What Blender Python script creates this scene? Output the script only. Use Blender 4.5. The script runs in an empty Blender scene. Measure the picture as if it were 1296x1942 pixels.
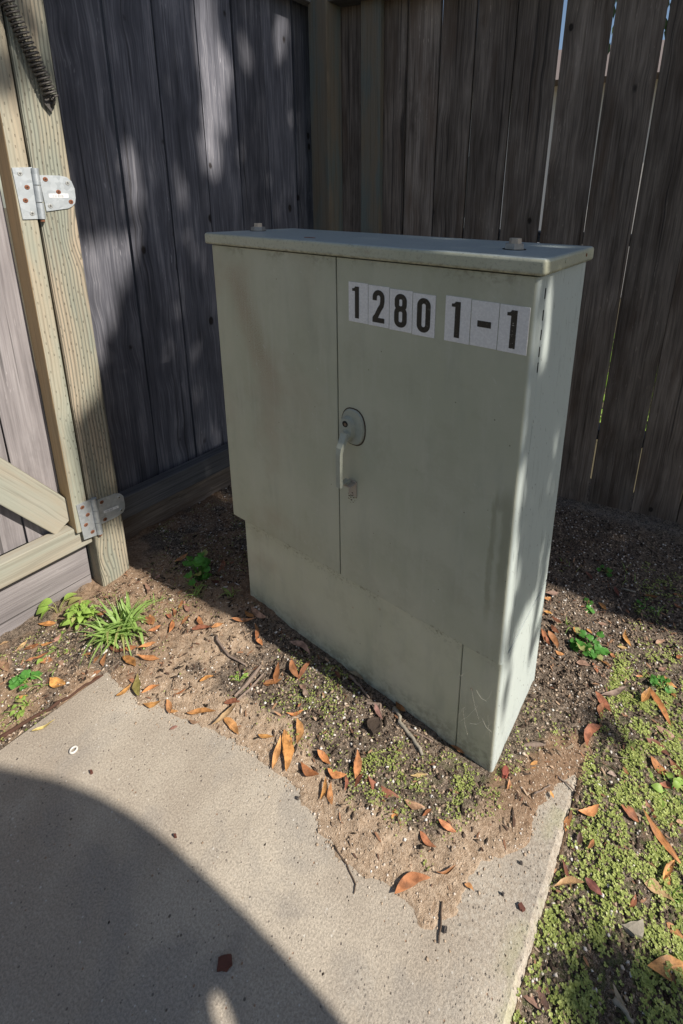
import bpy, bmesh, math, random
import numpy as np
from mathutils import Vector, Matrix
PI=math.pi
rng=random.Random(7); nrg=np.random.default_rng(11)
scn=bpy.context.scene
# ------------------------------------------------------------------ camera, sky, sun, exposure
CP=Vector((1.1502055,-0.8141761,1.2870775)); YAW,PIT,ROL=-0.6116992,0.2724662,0.0146814
F,PX,PY=925.5503,733.0472,640.0812
fw=Vector((math.sin(YAW)*math.cos(PIT),math.cos(YAW)*math.cos(PIT),-math.sin(PIT)))
r0=Vector((math.cos(YAW),-math.sin(YAW),0)); u0=r0.cross(fw)
rt=r0*math.cos(ROL)+u0*math.sin(ROL); up=-r0*math.sin(ROL)+u0*math.cos(ROL)
cam=bpy.data.cameras.new('camera'); co=bpy.data.objects.new('camera',cam); scn.collection.objects.link(co)
m=Matrix((rt,up,-fw)).transposed().to_4x4(); m.translation=CP; co.matrix_world=m
cam.sensor_fit='VERTICAL'; cam.sensor_height=36; cam.sensor_width=24; cam.lens=F*36/1942
cam.shift_x=-(PX-648)/1942; cam.shift_y=(PY-971)/1942; cam.clip_start=.02; cam.clip_end=400
scn.camera=co
SUN=Vector((1,.097,.9)).normalized()
w=bpy.data.worlds.new('World'); scn.world=w; w.use_nodes=True
nt=w.node_tree; bg=nt.nodes['Background']; sk=nt.nodes.new('ShaderNodeTexSky'); sk.sky_type='NISHITA'
sk.sun_disc=False; sk.sun_elevation=math.asin(SUN.z); sk.sun_rotation=math.atan2(SUN.x,SUN.y)
nt.links.new(sk.outputs[0],bg.inputs[0]); bg.inputs[1].default_value=.08
sl=bpy.data.lights.new('sun','SUN'); sl.energy=5.0; sl.angle=math.radians(.5); sl.color=(1,.94,.85)
so=bpy.data.objects.new('sun',sl); scn.collection.objects.link(so); so.rotation_euler=SUN.to_track_quat('Z','Y').to_euler(); so.location=(6,0,7)
vs=scn.view_settings; vs.view_transform='Standard'; vs.look='None'; vs.gamma=1; vs.use_curve_mapping=False; vs.exposure=.48
# ------------------------------------------------------------------ helpers
def link(o,parent=None):
    scn.collection.objects.link(o)
    if parent is not None: o.parent=parent
    return o
def tag(o,label=None,cat=None,group=None,kind=None):
    if label: o['label']=label
    if cat: o['category']=cat
    if group: o['group']=group
    if kind: o['kind']=kind
    return o
def empty(name,loc,label,cat,group=None,rz=0):
    o=link(bpy.data.objects.new(name,None)); o.location=loc; o.rotation_euler=(0,0,rz); o.empty_display_size=.05
    return tag(o,label,cat,group)
def mobj(name,me,mat=None,parent=None,loc=None,rot=None):
    o=link(bpy.data.objects.new(name,me),parent)
    if mat is not None and not me.materials: me.materials.append(mat)
    if loc is not None: o.location=loc
    if rot is not None: o.rotation_euler=rot
    return o
def mesh(name,v,f,smooth=False):
    me=bpy.data.meshes.new(name); me.from_pydata([tuple(p) for p in v],[],f); me.update()
    if smooth: me.polygons.foreach_set('use_smooth',[True]*len(me.polygons))
    return me
def bm_mesh(name,bm,smooth=False):
    bmesh.ops.recalc_face_normals(bm,faces=bm.faces)
    me=bpy.data.meshes.new(name); bm.to_mesh(me); bm.free()
    if smooth: me.polygons.foreach_set('use_smooth',[True]*len(me.polygons))
    return me
def box(bm,x0,x1,y0,y1,z0,z1,bev=0,seg=2,edges=None):
    r=bmesh.ops.create_cube(bm,size=1); vs_=r['verts']
    for v in vs_: v.co=Vector((x0+(v.co.x+.5)*(x1-x0),y0+(v.co.y+.5)*(y1-y0),z0+(v.co.z+.5)*(z1-z0)))
    if bev>0:
        es={e for v in vs_ for e in v.link_edges}
        if edges: es=[e for e in es if edges(e)]
        bmesh.ops.bevel(bm,geom=list(es),offset=bev,segments=seg,profile=.5,affect='EDGES')
def cyl(bm,p,axis,r,h,n=16,r2=None):
    a=Vector(axis).normalized(); q=a.to_track_quat('Z','Y').to_matrix().to_4x4(); q.translation=Vector(p)+a*h/2
    bmesh.ops.create_cone(bm,cap_ends=True,segments=n,radius1=r,radius2=r if r2 is None else r2,depth=h,matrix=q)
def tube(path,rad,n=6):
    v=[];f=[];P=[Vector(p) for p in path]
    ref=Vector((.31,.52,.79))
    for i,p in enumerate(P):
        t=(P[min(i+1,len(P)-1)]-P[max(i-1,0)]).normalized()
        a=t.cross(ref).normalized() if abs(t.dot(ref))<.95 else t.cross(Vector((1,0,0))).normalized(); b=t.cross(a); r=rad[i] if hasattr(rad,'__len__') else rad
        for k in range(n):
            an=2*PI*k/n; v.append(p+a*(r*math.cos(an))+b*(r*math.sin(an)))
    for i in range(len(P)-1):
        for k in range(n): f.append((i*n+k,i*n+(k+1)%n,(i+1)*n+(k+1)%n,(i+1)*n+k))
    f.append(tuple(range(n))[::-1]); f.append(tuple(range((len(P)-1)*n,len(P)*n)))
    return v,f
def ray(u,v): return (rt*((u-PX)/F)-up*((v-PY)/F)+fw).normalized()
def on(u,v,n,c):
    d=ray(u,v); n=Vector(n); return CP+d*((c-n.dot(CP))/n.dot(d))
# value noise (numpy)
_L=nrg.random((64,64))
def vn(x,y):
    xi=np.floor(x).astype(int); yi=np.floor(y).astype(int); fx=x-xi; fy=y-yi
    fx=fx*fx*(3-2*fx); fy=fy*fy*(3-2*fy); a=_L[xi%64,yi%64]; b=_L[(xi+1)%64,yi%64]; c=_L[xi%64,(yi+1)%64]; d=_L[(xi+1)%64,(yi+1)%64]
    return (a*(1-fx)+b*fx)*(1-fy)+(c*(1-fx)+d*fx)*fy-.5
def fbm(x,y,o=4,s=1.0):
    r=0;a=1
    for i in range(o): r=r+a*vn(x*s+13.7*i,y*s+7.3*i); a*=.5; s*=2.03
    return r
# ------------------------------------------------------------------ node DSL
class NT:
    def __init__(s,name):
        s.m=bpy.data.materials.new(name); s.m.use_nodes=True; s.t=s.m.node_tree; s.b=s.t.nodes['Principled BSDF']
        s.tc=None
    def put(s,inp,v):
        if hasattr(v,'is_linked') or hasattr(v,'links'): s.t.links.new(v,inp)
        elif v is not None:
            if inp.type=='RGBA' and hasattr(v,'__len__') and len(v)==3: v=(*v,1)
            inp.default_value=v
    def n(s,ty,out=0,**k):
        nd=s.t.nodes.new(ty)
        for a,v in k.items():
            if a.startswith('_'): setattr(nd,a[1:],v)
        for a,v in k.items():
            if not a.startswith('_'): s.put(nd.inputs[a.replace('__',' ')],v)
        return nd.outputs[out]
    def obj(s):
        if s.tc is None: s.tc=s.t.nodes.new('ShaderNodeTexCoord').outputs['Object']
        return s.tc
    def M(s,op,a,b=None,c=None,clamp=False):
        nd=s.t.nodes.new('ShaderNodeMath'); nd.operation=op; nd.use_clamp=clamp
        for i,v in enumerate((a,b,c)):
            if v is not None: s.put(nd.inputs[i],v)
        return nd.outputs[0]
    def add(s,a,b): return s.M('ADD',a,b)
    def mul(s,a,b): return s.M('MULTIPLY',a,b)
    def sub(s,a,b): return s.M('SUBTRACT',a,b)
    def xyz(s,v):
        nd=s.t.nodes.new('ShaderNodeSeparateXYZ'); s.put(nd.inputs[0],v); return nd.outputs[0],nd.outputs[1],nd.outputs[2]
    def vec(s,x,y,z):
        nd=s.t.nodes.new('ShaderNodeCombineXYZ')
        for i,v in enumerate((x,y,z)): s.put(nd.inputs[i],v)
        return nd.outputs[0]
    def sc(s,v,x,y,z):
        nd=s.t.nodes.new('ShaderNodeVectorMath'); nd.operation='MULTIPLY'; s.put(nd.inputs[0],v); nd.inputs[1].default_value=(x,y,z); return nd.outputs[0]
    def vadd(s,a,b):
        nd=s.t.nodes.new('ShaderNodeVectorMath'); nd.operation='ADD'; s.put(nd.inputs[0],a); s.put(nd.inputs[1],b); return nd.outputs[0]
    def noise(s,v,scale,detail=4,rough=.55,dist=0): return s.n('ShaderNodeTexNoise',Vector=v,Scale=scale,Detail=detail,Roughness=rough,Distortion=dist)
    def sm(s,v,a,b,c=0.,d=1.):
        nd=s.t.nodes.new('ShaderNodeMapRange'); nd.interpolation_type='SMOOTHSTEP'
        for i,x in enumerate((v,a,b,c,d)): s.put(nd.inputs[i],x)
        return nd.outputs[0]
    def mix(s,f,a,b,mode='MIX'):
        nd=s.t.nodes.new('ShaderNodeMix'); nd.data_type='RGBA'; nd.blend_type=mode
        s.put(nd.inputs[0],f); s.put(nd.inputs[6],a); s.put(nd.inputs[7],b); return nd.outputs[2]
    def ramp(s,f,stops):
        nd=s.t.nodes.new('ShaderNodeValToRGB'); s.put(nd.inputs[0],f); e=nd.color_ramp.elements
        while len(e)<len(stops): e.new(.5)
        for x,(p,c) in zip(e,stops): x.position=p; x.color=(*c,1) if len(c)==3 else c
        return nd.outputs[0]
    def vor(s,v,scale,feature='F1',out='Distance',rand=1.0):
        nd=s.t.nodes.new('ShaderNodeTexVoronoi'); nd.feature=feature; s.put(nd.inputs['Vector'],v); nd.inputs['Scale'].default_value=scale; nd.inputs['Randomness'].default_value=rand
        return nd.outputs[out]
    def bump(s,h,strength=.4,dist=.002,normal=None):
        nd=s.t.nodes.new('ShaderNodeBump'); s.put(nd.inputs['Height'],h); nd.inputs['Strength'].default_value=strength; nd.inputs['Distance'].default_value=dist
        if normal is not None: s.put(nd.inputs['Normal'],normal)
        return nd.outputs[0]
    def attr(s,name,out='Fac'):
        nd=s.t.nodes.new('ShaderNodeAttribute'); nd.attribute_name=name; return nd.outputs[out]
    def rnd(s): return s.t.nodes.new('ShaderNodeObjectInfo').outputs['Random']
    def ocol(s): return s.t.nodes.new('ShaderNodeObjectInfo').outputs['Color']
    def done(s,col,rough=.7,normal=None,spec=.3,metal=0):
        s.put(s.b.inputs['Base Color'],col); s.put(s.b.inputs['Roughness'],rough); s.b.inputs['Specular IOR Level'].default_value=spec; s.put(s.b.inputs['Metallic'],metal)
        if normal is not None: s.put(s.b.inputs['Normal'],normal)
        return s.m
# ------------------------------------------------------------------ materials
def weathered(name,dark,mid,light,knotty=.5,warm=None,swirl=1.):
    s=NT(name); o=s.obj(); r=s.rnd(); off=s.vec(s.mul(r,37.),s.mul(r,11.),s.mul(r,53.)); v=s.vadd(o,off); x,y,z=s.xyz(v)
    kv=s.vec(s.mul(x,8.5),s.mul(r,9.),s.mul(z,5.))
    nd=s.t.nodes.new('ShaderNodeTexVoronoi'); s.put(nd.inputs['Vector'],kv); nd.inputs['Scale'].default_value=1; nd.inputs['Randomness'].default_value=.85
    kd,kc=nd.outputs['Distance'],nd.outputs['Color']; cr,cg,cb=s.xyz(kc)
    isk=s.M('GREATER_THAN',cr,1-knotty); rad=s.add(.06,s.mul(cg,.065))
    kd=s.add(kd,s.mul(s.sub(s.noise(v,48.,3,.6),.5),.05)); knot=s.mul(isk,s.sm(kd,rad,s.mul(rad,.55)))
    ring=s.mul(isk,s.mul(s.sm(kd,.42,.06),s.sm(kd,.0,.05)))
    fall=s.mul(isk,s.sm(kd,.5,.05))
    gx=s.add(x,s.mul(fall,.02*swirl)); wob=s.mul(s.noise(s.vec(s.mul(x,3.),s.mul(y,3.),s.mul(z,1.1)),1.,2),.022*swirl); gx=s.add(gx,wob)
    gv=s.vec(gx,y,s.mul(z,.025))
    g1=s.noise(gv,190.,3,.6); g2=s.noise(s.vec(gx,y,s.mul(z,.05)),42.,4,.6); g3=s.noise(s.vec(x,y,s.mul(z,.35)),6.,4,.6)
    gg=s.add(s.add(s.mul(g1,.55),s.mul(g2,.45)),s.mul(s.sub(g3,.5),.55))
    c=s.ramp(gg,[(.27,dark),(.5,mid),(.75,light)])
    c=s.mix(s.mul(s.sm(s.noise(s.vec(x,y,s.mul(z,.3)),9.,5,.7),.56,.75),.55),c,dark)
    if warm: c=s.mix(s.mul(s.sm(s.noise(s.vec(s.mul(x,1.6),y,s.mul(z,.3)),8.,3),.5,.72),.6),c,warm)
    # flaky pale fibres
    fl=s.sm(s.noise(s.vec(s.mul(x,1.),y,s.mul(z,.1)),260.,2,.5),.66,.74); c=s.mix(s.mul(fl,s.mul(s.sm(g3,.5,.62),.6)),c,[min(1,q*1.5) for q in light])
    c=s.mix(s.mul(ring,.35),c,dark); c=s.mix(s.mul(knot,.9),c,(.018,.014,.012))
    # per board tone
    tone=s.add(.70,s.mul(r,.60)); c=s.mix(1.,c,s.vec(tone,tone,tone),'MULTIPLY')
    crack=s.sm(s.noise(s.vec(gx,y,s.mul(z,.012)),75.,2,.4),.35,.29)
    c=s.mix(s.mul(crack,.6),c,(.02,.018,.018))
    n=s.bump(s.add(gg,s.sub(s.mul(knot,-.6),s.mul(crack,.8))),.55,.004)
    return s.done(c,.85,n,.15)
WOOD_L=weathered('weathered_grey_wood',(.040,.041,.049),(.104,.104,.121),(.265,.258,.278),.85,None,.5)
WOOD_R=weathered('weathered_brown_wood',(.044,.033,.026),(.155,.125,.103),(.32,.262,.216),.8,(.10,.066,.046),.45)
WOOD_G=weathered('silvered_gate_wood',(.12,.108,.108),(.205,.186,.186),(.30,.277,.275),.25,None,.35)
def treated(name,base,green,warm,grooves=1.0,incise=1.0):
    s=NT(name); o=s.obj(); r=s.rnd(); x,y,z=s.xyz(o); a=s.add(s.add(x,s.mul(y,.83)),s.mul(r,3.)); zz=s.add(z,s.mul(r,7.))
    kd=s.vor(s.vec(s.mul(a,6.),0,s.mul(zz,3.)),1.); fall=s.sm(kd,.32,.03)
    a2=s.add(a,s.add(s.mul(fall,.012),s.mul(s.noise(s.vec(a,0,s.mul(zz,.8)),3.,2),.02)))
    g=s.noise(s.vec(a2,0,s.mul(zz,.02)),120.,3,.55); g2=s.noise(s.vec(a2,0,s.mul(zz,.1)),22.,4,.6); bl=s.noise(s.vec(s.mul(a,1.2),y,s.mul(zz,.25)),9.,4,.6)
    c=s.mix(s.sm(g2,.35,.65),base,warm); c=s.mix(s.mul(s.sm(bl,.42,.62),.75),c,green)
    gro=s.M('SINE',s.mul(a2,2*PI/.0078)); gm=s.sm(gro,.1,-.9)
    c=s.mix(s.mul(gm,.62*grooves),c,[q*.36 for q in green]); c=s.mix(s.mul(s.sm(g,.5,.38),.35),c,[q*.5 for q in warm])
    # incising dashes
    u=s.M('DIVIDE',a,.0105); col=s.M('FLOOR',u); fu=s.M('ABSOLUTE',s.sub(s.M('FRACT',u),.5)); v=s.add(s.M('DIVIDE',zz,.030),s.mul(col,.37)); row=s.M('FLOOR',v); fv=s.M('ABSOLUTE',s.sub(s.M('FRACT',v),.5))
    wn=s.n('ShaderNodeTexWhiteNoise',_noise_dimensions='2D',Vector=s.vec(col,row,0))
    j1=s.n('ShaderNodeTexWhiteNoise',_noise_dimensions='2D',Vector=s.vec(s.add(row,3.3),col,0)); fu=s.M('ABSOLUTE',s.add(s.sub(s.M('FRACT',u),.5),s.mul(s.sub(j1,.5),.6))); fv=s.M('ABSOLUTE',s.add(s.sub(s.M('FRACT',v),.5),s.mul(s.sub(wn,.5),.5)))
    dash=s.mul(s.mul(s.sm(fu,.12,.06),s.sm(fv,.15,.09)),s.M('GREATER_THAN',wn,.45))
    c=s.mix(s.mul(dash,.7*incise),c,(.06,.05,.035)); c=s.mix(s.mul(s.sm(kd,.05,.03),.8),c,(.06,.04,.025))
    n=s.bump(s.add(s.add(s.mul(gro,.35*grooves),g),s.mul(dash,-1.6*incise)),.5,.003)
    return s.done(c,.8,n,.15)
TREATED=treated('treated_post_wood',(.33,.30,.225),(.245,.265,.22),(.39,.32,.235),1.,.8)
TREAT_P=treated('treated_gate_wood',(.36,.335,.26),(.29,.31,.255),(.39,.325,.235),.35,.6)
TREAT_S=treated('smooth_treated_wood',(.33,.315,.26),(.285,.295,.245),(.32,.28,.215),.0,0.)
TREAT_T=treated('tan_gate_edge_wood',(.40,.29,.165),(.36,.28,.17),(.44,.30,.16),.1,0)
TREAT_D=treated('aged_treated_wood',(.175,.155,.12),(.125,.155,.145),(.19,.15,.105),.25,.2)
RAILW=weathered('rail_wood',(.06,.058,.06),(.13,.128,.13),(.22,.215,.21),.1)
def paint(name,lid=False,lift=1.):
    s=NT(name); o=s.obj(); x,y,z=s.xyz(o)
    c=s.mix(s.sm(s.noise(o,5.,5,.6),.35,.68),[q*lift for q in (.385,.390,.290)],[q*lift for q in (.432,.430,.33)])
    c=s.mix(s.mul(s.sm(s.noise(s.vec(x,y,s.mul(z,.22)),16.,4,.6),.5,.75),.3),c,(.25,.26,.215))
    if lid:
        c=s.mix(s.mul(s.sm(z,1.197,1.1998),.75),c,(.30,.355,.365))  # sky blue painted into the colour of the lid top
        mot=s.noise(o,160.,3,.7); c=s.mix(s.mul(s.sm(mot,.5,.7),.5),c,(.19,.20,.18)); c=s.mix(s.mul(s.sm(s.noise(o,30.,5,.7),.58,.7),.4),c,(.24,.2,.15))
        low=s.mul(s.sm(z,1.181,1.172),s.sm(s.noise(o,70.,4,.7),.45,.6)); c=s.mix(s.mul(low,.5),c,(.1,.085,.06))
    else:
        d=s.add(s.sub(x,.145),s.mul(s.sub(z,.965),.42)); mk=s.mul(s.sm(s.M('ABSOLUTE',d),.075,0.),s.mul(s.sm(z,.72,.9),s.sm(z,1.16,1.06))); mk=s.mul(mk,s.sm(y,.02,.0))
        mk=s.mul(mk,s.add(.35,s.mul(s.sm(s.noise(o,330.,2,.6),.42,.62),.75))); c=s.mix(s.mul(mk,.6),c,(.235,.165,.10))
        c=s.mix(s.mul(s.mul(s.sm(s.noise(o,3.2,4,.6),.48,.66),s.sm(x,.46,.2)),.45),c,(.335,.27,.195))
        wob=s.mul(s.sub(s.noise(s.vec(x,0,s.mul(z,2.)),9.,3),.5),.022); xx=s.add(x,wob)
        st1=s.mul(s.sm(s.M('ABSOLUTE',s.sub(xx,.846)),.009,.002),s.mul(s.sm(z,.40,.50),s.sm(z,.735,.70)))
        st2=s.mul(s.sm(s.M('ABSOLUTE',s.sub(xx,.873)),.015,.005),s.mul(s.sm(z,.42,.56),s.sm(z,.775,.72)))
        st3=s.mul(s.sm(s.M('ABSOLUTE',s.sub(xx,.860)),.018,.012),s.mul(s.sm(z,.69,.71),s.sm(z,.76,.72)))
        c=s.mix(s.mul(s.mul(s.M('MAXIMUM',s.M('MAXIMUM',st1,st2),st3),s.sm(y,.02,0.)),.5),c,(.205,.205,.135))
        sp=s.vor(o,60.); spc=s.vor(o,60.,out='Color'); a,b_,d_=s.xyz(spc); c=s.mix(s.mul(s.mul(s.sm(sp,.11,.06),s.M('GREATER_THAN',a,.93)),.7),c,(.06,.045,.03))
        c=s.mix(s.mul(s.mul(s.sm(s.vor(o,23.),.11,.08),s.M('GREATER_THAN',s.xyz(s.vor(o,23.,out='Color'))[0],.93)),.45),c,(.33,.2,.13))
        seam=s.mul(s.mul(s.sm(z,.285,.33),s.sm(z,.342,.335)),s.mul(s.sm(s.noise(o,95.,4,.75),.49,.63),s.sm(s.noise(o,9.,3),.43,.6))); c=s.mix(s.mul(seam,.8),c,(.06,.048,.035)); c=s.mix(s.mul(s.mul(s.sm(z,.3285,.331),s.sm(z,.3335,.332)),.75),c,(.09,.08,.055))  # patchy seam dirt, then a thin painted shadow line under the door edge
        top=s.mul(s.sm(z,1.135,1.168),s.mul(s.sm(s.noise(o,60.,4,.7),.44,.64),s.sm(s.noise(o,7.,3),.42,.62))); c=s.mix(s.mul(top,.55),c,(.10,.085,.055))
        bot=s.mul(s.sm(z,.11,.015),s.sm(s.noise(o,45.,5,.7),.40,.62)); c=s.mix(s.mul(bot,.55),c,(.12,.105,.075))
        fs_=s.sm(s.noise(s.vadd(s.sc(o,1,1,1),s.vec(s.mul(z,.6),0,s.mul(x,.4))),75.,2,.4),.715,.74); c=s.mix(s.mul(fs_,.35),c,(.5,.5,.44))
        chk=s.sm(s.noise(s.vec(x,y,s.mul(z,.12)),30.,5,.7),.5,.7); c=s.mix(s.mul(chk,.34),c,(.47,.465,.38)); pat=s.sm(s.noise(o,7.5,6,.72),.50,.64); c=s.mix(s.mul(pat,.22),c,(.29,.275,.20))
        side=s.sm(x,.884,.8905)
        c=s.mix(s.mul(side,.8),c,(.46,.515,.51))  # chalky fade, sunlit glare and sky blue mixed into the side's colour
        scr=s.sm(s.noise(s.vec(s.mul(x,1.),y,s.mul(z,.10)),85.,4,.7),.57,.7); c=s.mix(s.mul(s.mul(side,scr),.6),c,(.17,.19,.18))
        sc2=s.sm(s.noise(s.vadd(s.sc(o,1,1,.4),s.vec(0,s.mul(z,.5),0)),140.,2,.4),.70,.73); c=s.mix(s.mul(s.mul(sc2,side),.5),c,(.07,.07,.065))
    n=s.bump(s.add(s.noise(o,210.,3,.6),s.mul(s.noise(o,4.,2),3.)),.12,.002)
    return s.done(c,s.add(.42 if not lid else .30,s.mul(s.noise(o,20.,4,.7),.2)),n,.4)
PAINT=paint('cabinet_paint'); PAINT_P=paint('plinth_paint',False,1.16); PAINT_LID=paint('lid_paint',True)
def simple(name,col,rough=.6,metal=0,var=.25,sc_=40.,bmp=.2,spec=.3):
    s=NT(name); o=s.obj(); n1=s.noise(o,sc_,4,.65); c=s.mix(n1,[q*(1-var) for q in col],[min(1,q*(1+var)) for q in col])
    return s.done(c,rough,s.bump(n1,bmp,.002),spec,metal)
HANDLE=simple('handle_paint',(.325,.338,.28),.42,0,.2,70.)
DARK=simple('dark_recess',(.02,.018,.015),.9)
STAPLE=simple('bare_staple',(.36,.31,.25),.6,0,.3)
DIRTWEB=simple('dirt_cluster',(.07,.05,.035),.95)
BOLT=simple('weathered_bolt_steel',(.46,.38,.30),.45,.2,.3,90.); BOLT2=simple('grey_nut_steel',(.30,.29,.27),.45,.3,.35,90.)
RUST=simple('rust',(.19,.075,.04),.85,0,.4,150.)
def galv():
    s=NT('galvanised_steel'); o=s.obj(); sp=s.vor(o,90.,out='Color'); a,b,c_=s.xyz(sp); n1=s.noise(o,14.,4,.6)
    c=s.mix(a,(.40,.43,.45),(.52,.55,.57)); c=s.mix(s.mul(s.sm(n1,.5,.7),.35),c,(.30,.31,.31)); return s.done(c,s.add(.38,s.mul(n1,.2)),None,.5,.55)
GALV=galv()
SCREW=simple('zinc_screw',(.55,.55,.53),.35,.7,.15); SPRING=simple('old_spring_steel',(.075,.068,.062),.55,.3,.35,120.)
LABELW=simple('label_remnant_paper',(.72,.72,.72),.8,0,.1,200.); INK=simple('black_ink',(.03,.03,.03),.5)
def sticker():
    s=NT('reflective_sticker'); o=s.obj(); n1=s.noise(o,230.,3,.6); c=s.mix(s.sm(n1,.4,.65),(.64,.625,.615),(.72,.705,.69)); return s.done(c,.35,s.bump(n1,.12,.001),.5)
STICK=sticker()
def digitm():
    s=NT('worn_black_digit'); o=s.obj(); n1=s.noise(s.vadd(o,s.vec(s.mul(s.rnd(),3.),0,0)),150.,4,.75); x,y,z=s.xyz(o)
    wear=s.mul(s.sm(n1,.59,.64),s.ocol()) ; c=s.mix(wear,(.022,.019,.016),(.36,.34,.31)); return s.done(c,.4,None,.4)
DIGIT=digitm()
def concrete():
    s=NT('weathered_concrete'); o=s.obj(); x,y,z=s.xyz(o)
    c=s.mix(s.sm(s.noise(o,2.3,5,.6),.35,.66),(.325,.275,.22),(.455,.398,.322)); c=s.mix(s.mul(s.sm(s.noise(o,4.1,4,.6,.4),.50,.64),.6),c,(.29,.26,.225))
    gr=s.noise(o,260.,3,.75); c=s.mix(s.sm(gr,.3,.7),s.mix(1.,c,(.72,.72,.72),'MULTIPLY'),s.mix(1.,c,(1.18,1.18,1.18),'MULTIPLY'))
    rough=s.M('MAXIMUM',s.mul(s.sm(x,.90,1.05),.9),s.sm(s.noise(o,2.9,3),.56,.70))
    def specks(scale,thr,r,col,k,src=None):
        nonlocal c
        d=s.vor(o,scale); a,b,_=s.xyz(s.vor(o,scale,out='Color')); mk=s.mul(s.sm(d,s.mul(s.add(.5,b),r),s.mul(s.add(.5,b),r*.6)),s.M('GREATER_THAN',a,thr))
        if src is not None: mk=s.mul(mk,src)
        c=s.mix(s.mul(mk,k),c,col); return mk
    p1=specks(52.,.86,.11,(.075,.06,.05),.8); p2=specks(110.,.66,.17,(.11,.09,.08),.75); p3=specks(100.,.82,.17,(.60,.57,.52),.6); p4=specks(150.,.45,.26,(.13,.11,.10),.75,rough); p5=specks(110.,.93,.2,(.34,.2,.12),.6)
    c=s.mix(s.mul(s.mul(rough,s.sm(s.noise(o,120.,3),.45,.6)),.35),c,(.52,.48,.41))
    mos=s.mul(s.sm(x,1.0,1.06),s.sm(s.noise(o,11.,4),.5,.62)); c=s.mix(s.mul(mos,.35),c,(.30,.32,.14))
    h=s.sub(s.add(s.mul(gr,.8),s.mul(s.noise(o,75.,4,.7),.9)),s.add(s.mul(p1,1.4),s.add(p2,s.mul(p4,1.3))))
    return s.done(c,.9,s.bump(h,.6,.0035),.2)
CONC=concrete()
def soil():
    s=NT('sandy_soil'); o=s.obj(); h=s.attr('humus'); 
    n1=s.noise(o,130.,4,.75); n2=s.noise(o,22.,5,.7); n3=s.noise(o,520.,2,.6)
    sand=s.mix(s.sm(n1,.3,.7),(.29,.20,.13),(.52,.40,.29)); sand=s.mix(s.mul(s.sm(n2,.55,.72),.6),sand,(.21,.135,.085))
    ox,oy,oz=s.xyz(o); eb=s.M('MAXIMUM',s.mul(s.sm(ox,.10,-.08),.55),s.mul(s.sm(oy,-.14,.02),.75)); sand=s.mix(eb,sand,s.mix(s.sm(n1,.3,.7),(.125,.068,.038),(.27,.165,.10)))
    hum=s.mix(s.sm(n1,.35,.66),(.045,.033,.025),(.235,.18,.135)); hum=s.mix(s.mul(s.sm(n3,.56,.66),.75),hum,(.40,.33,.27))
    c=s.mix(s.sm(s.add(h,s.mul(s.sub(n2,.5),.7)),.3,.7),sand,hum)
    mg=s.attr('moss'); c=s.mix(s.mul(s.mul(mg,s.sm(s.noise(o,60.,4,.7),.46,.6)),.6),c,(.075,.105,.03))
    return s.done(c,.95,s.bump(s.add(n1,s.mul(n3,.4)),.8,.006),.1)
SOIL=soil()
def leafmat():
    s=NT('dry_leaf'); o=s.obj(); c0=s.ocol(); r=s.rnd(); v=s.vadd(o,s.vec(s.mul(r,9.),s.mul(r,5.),0)); x,y,z=s.xyz(o)
    c=s.mix(s.sm(s.noise(v,48.,5,.7),.36,.64),s.mix(1.,c0,(.55,.52,.51),'MULTIPLY'),s.mix(1.,c0,(1.22,1.2,1.2),'MULTIPLY')); c=s.mix(s.mul(s.sm(s.noise(v,17.,3,.6),.54,.70),.3),c,(.18,.12,.08))
    sp=s.vor(v,240.); c=s.mix(s.mul(s.sm(sp,.22,.12),.25),c,(.05,.03,.02))
    mid=s.sm(s.M('ABSOLUTE',y),.0011,.0004); c=s.mix(s.mul(mid,.4),c,s.mix(1.,c0,(1.5,1.45,1.4),'MULTIPLY'))
    return s.done(c,.55,s.bump(s.noise(s.sc(v,1,3,1),170.,2),.25,.001),.35)
LEAF=leafmat()
def greenm(name,a,b,trans=.35):
    s=NT(name); o=s.obj(); r=s.rnd(); c=s.mix(s.noise(s.vadd(o,s.vec(r,r,r)),60.,3),a,b); c=s.mix(s.mul(r,.35),c,[q*1.4 for q in b]); c=s.mix(s.mul(s.sm(r,.86,.9),.7),c,(.42,.35,.16))
    tr=s.t.nodes.new('ShaderNodeBsdfTranslucent'); s.put(tr.inputs[0],s.mix(1.,c,(1.2,1.3,.6),'MULTIPLY')); mx=s.t.nodes.new('ShaderNodeMixShader'); mx.inputs[0].default_value=trans
    s.done(c,.5,None,.35); out=s.t.nodes['Material Output']; s.t.links.new(s.b.outputs[0],mx.inputs[1]); s.t.links.new(tr.outputs[0],mx.inputs[2]); s.t.links.new(mx.outputs[0],out.inputs[0]); return s.m
GRASS=greenm('grass_blade',(.19,.31,.07),(.32,.45,.14)); MALLOW=greenm('weed_leaf',(.07,.21,.04),(.11,.30,.06)); LIGHTW=greenm('pale_weed_leaf',(.24,.38,.07),(.33,.46,.11)); TREEL=greenm('tree_leaf',(.045,.085,.03),(.07,.11,.04),.15)
def covm():
    s=NT('seedling_leaf'); c=s.mix(s.attr('tone'),(.17,.22,.045),(.50,.55,.18)); tr=s.t.nodes.new('ShaderNodeBsdfTranslucent'); s.put(tr.inputs[0],c); mx=s.t.nodes.new('ShaderNodeMixShader'); mx.inputs[0].default_value=.25
    s.done(c,.45,None,.3); s.t.links.new(s.b.outputs[0],mx.inputs[1]); s.t.links.new(tr.outputs[0],mx.inputs[2]); s.t.links.new(mx.outputs[0],s.t.nodes['Material Output'].inputs[0]); return s.m
COVER=covm()
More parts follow.
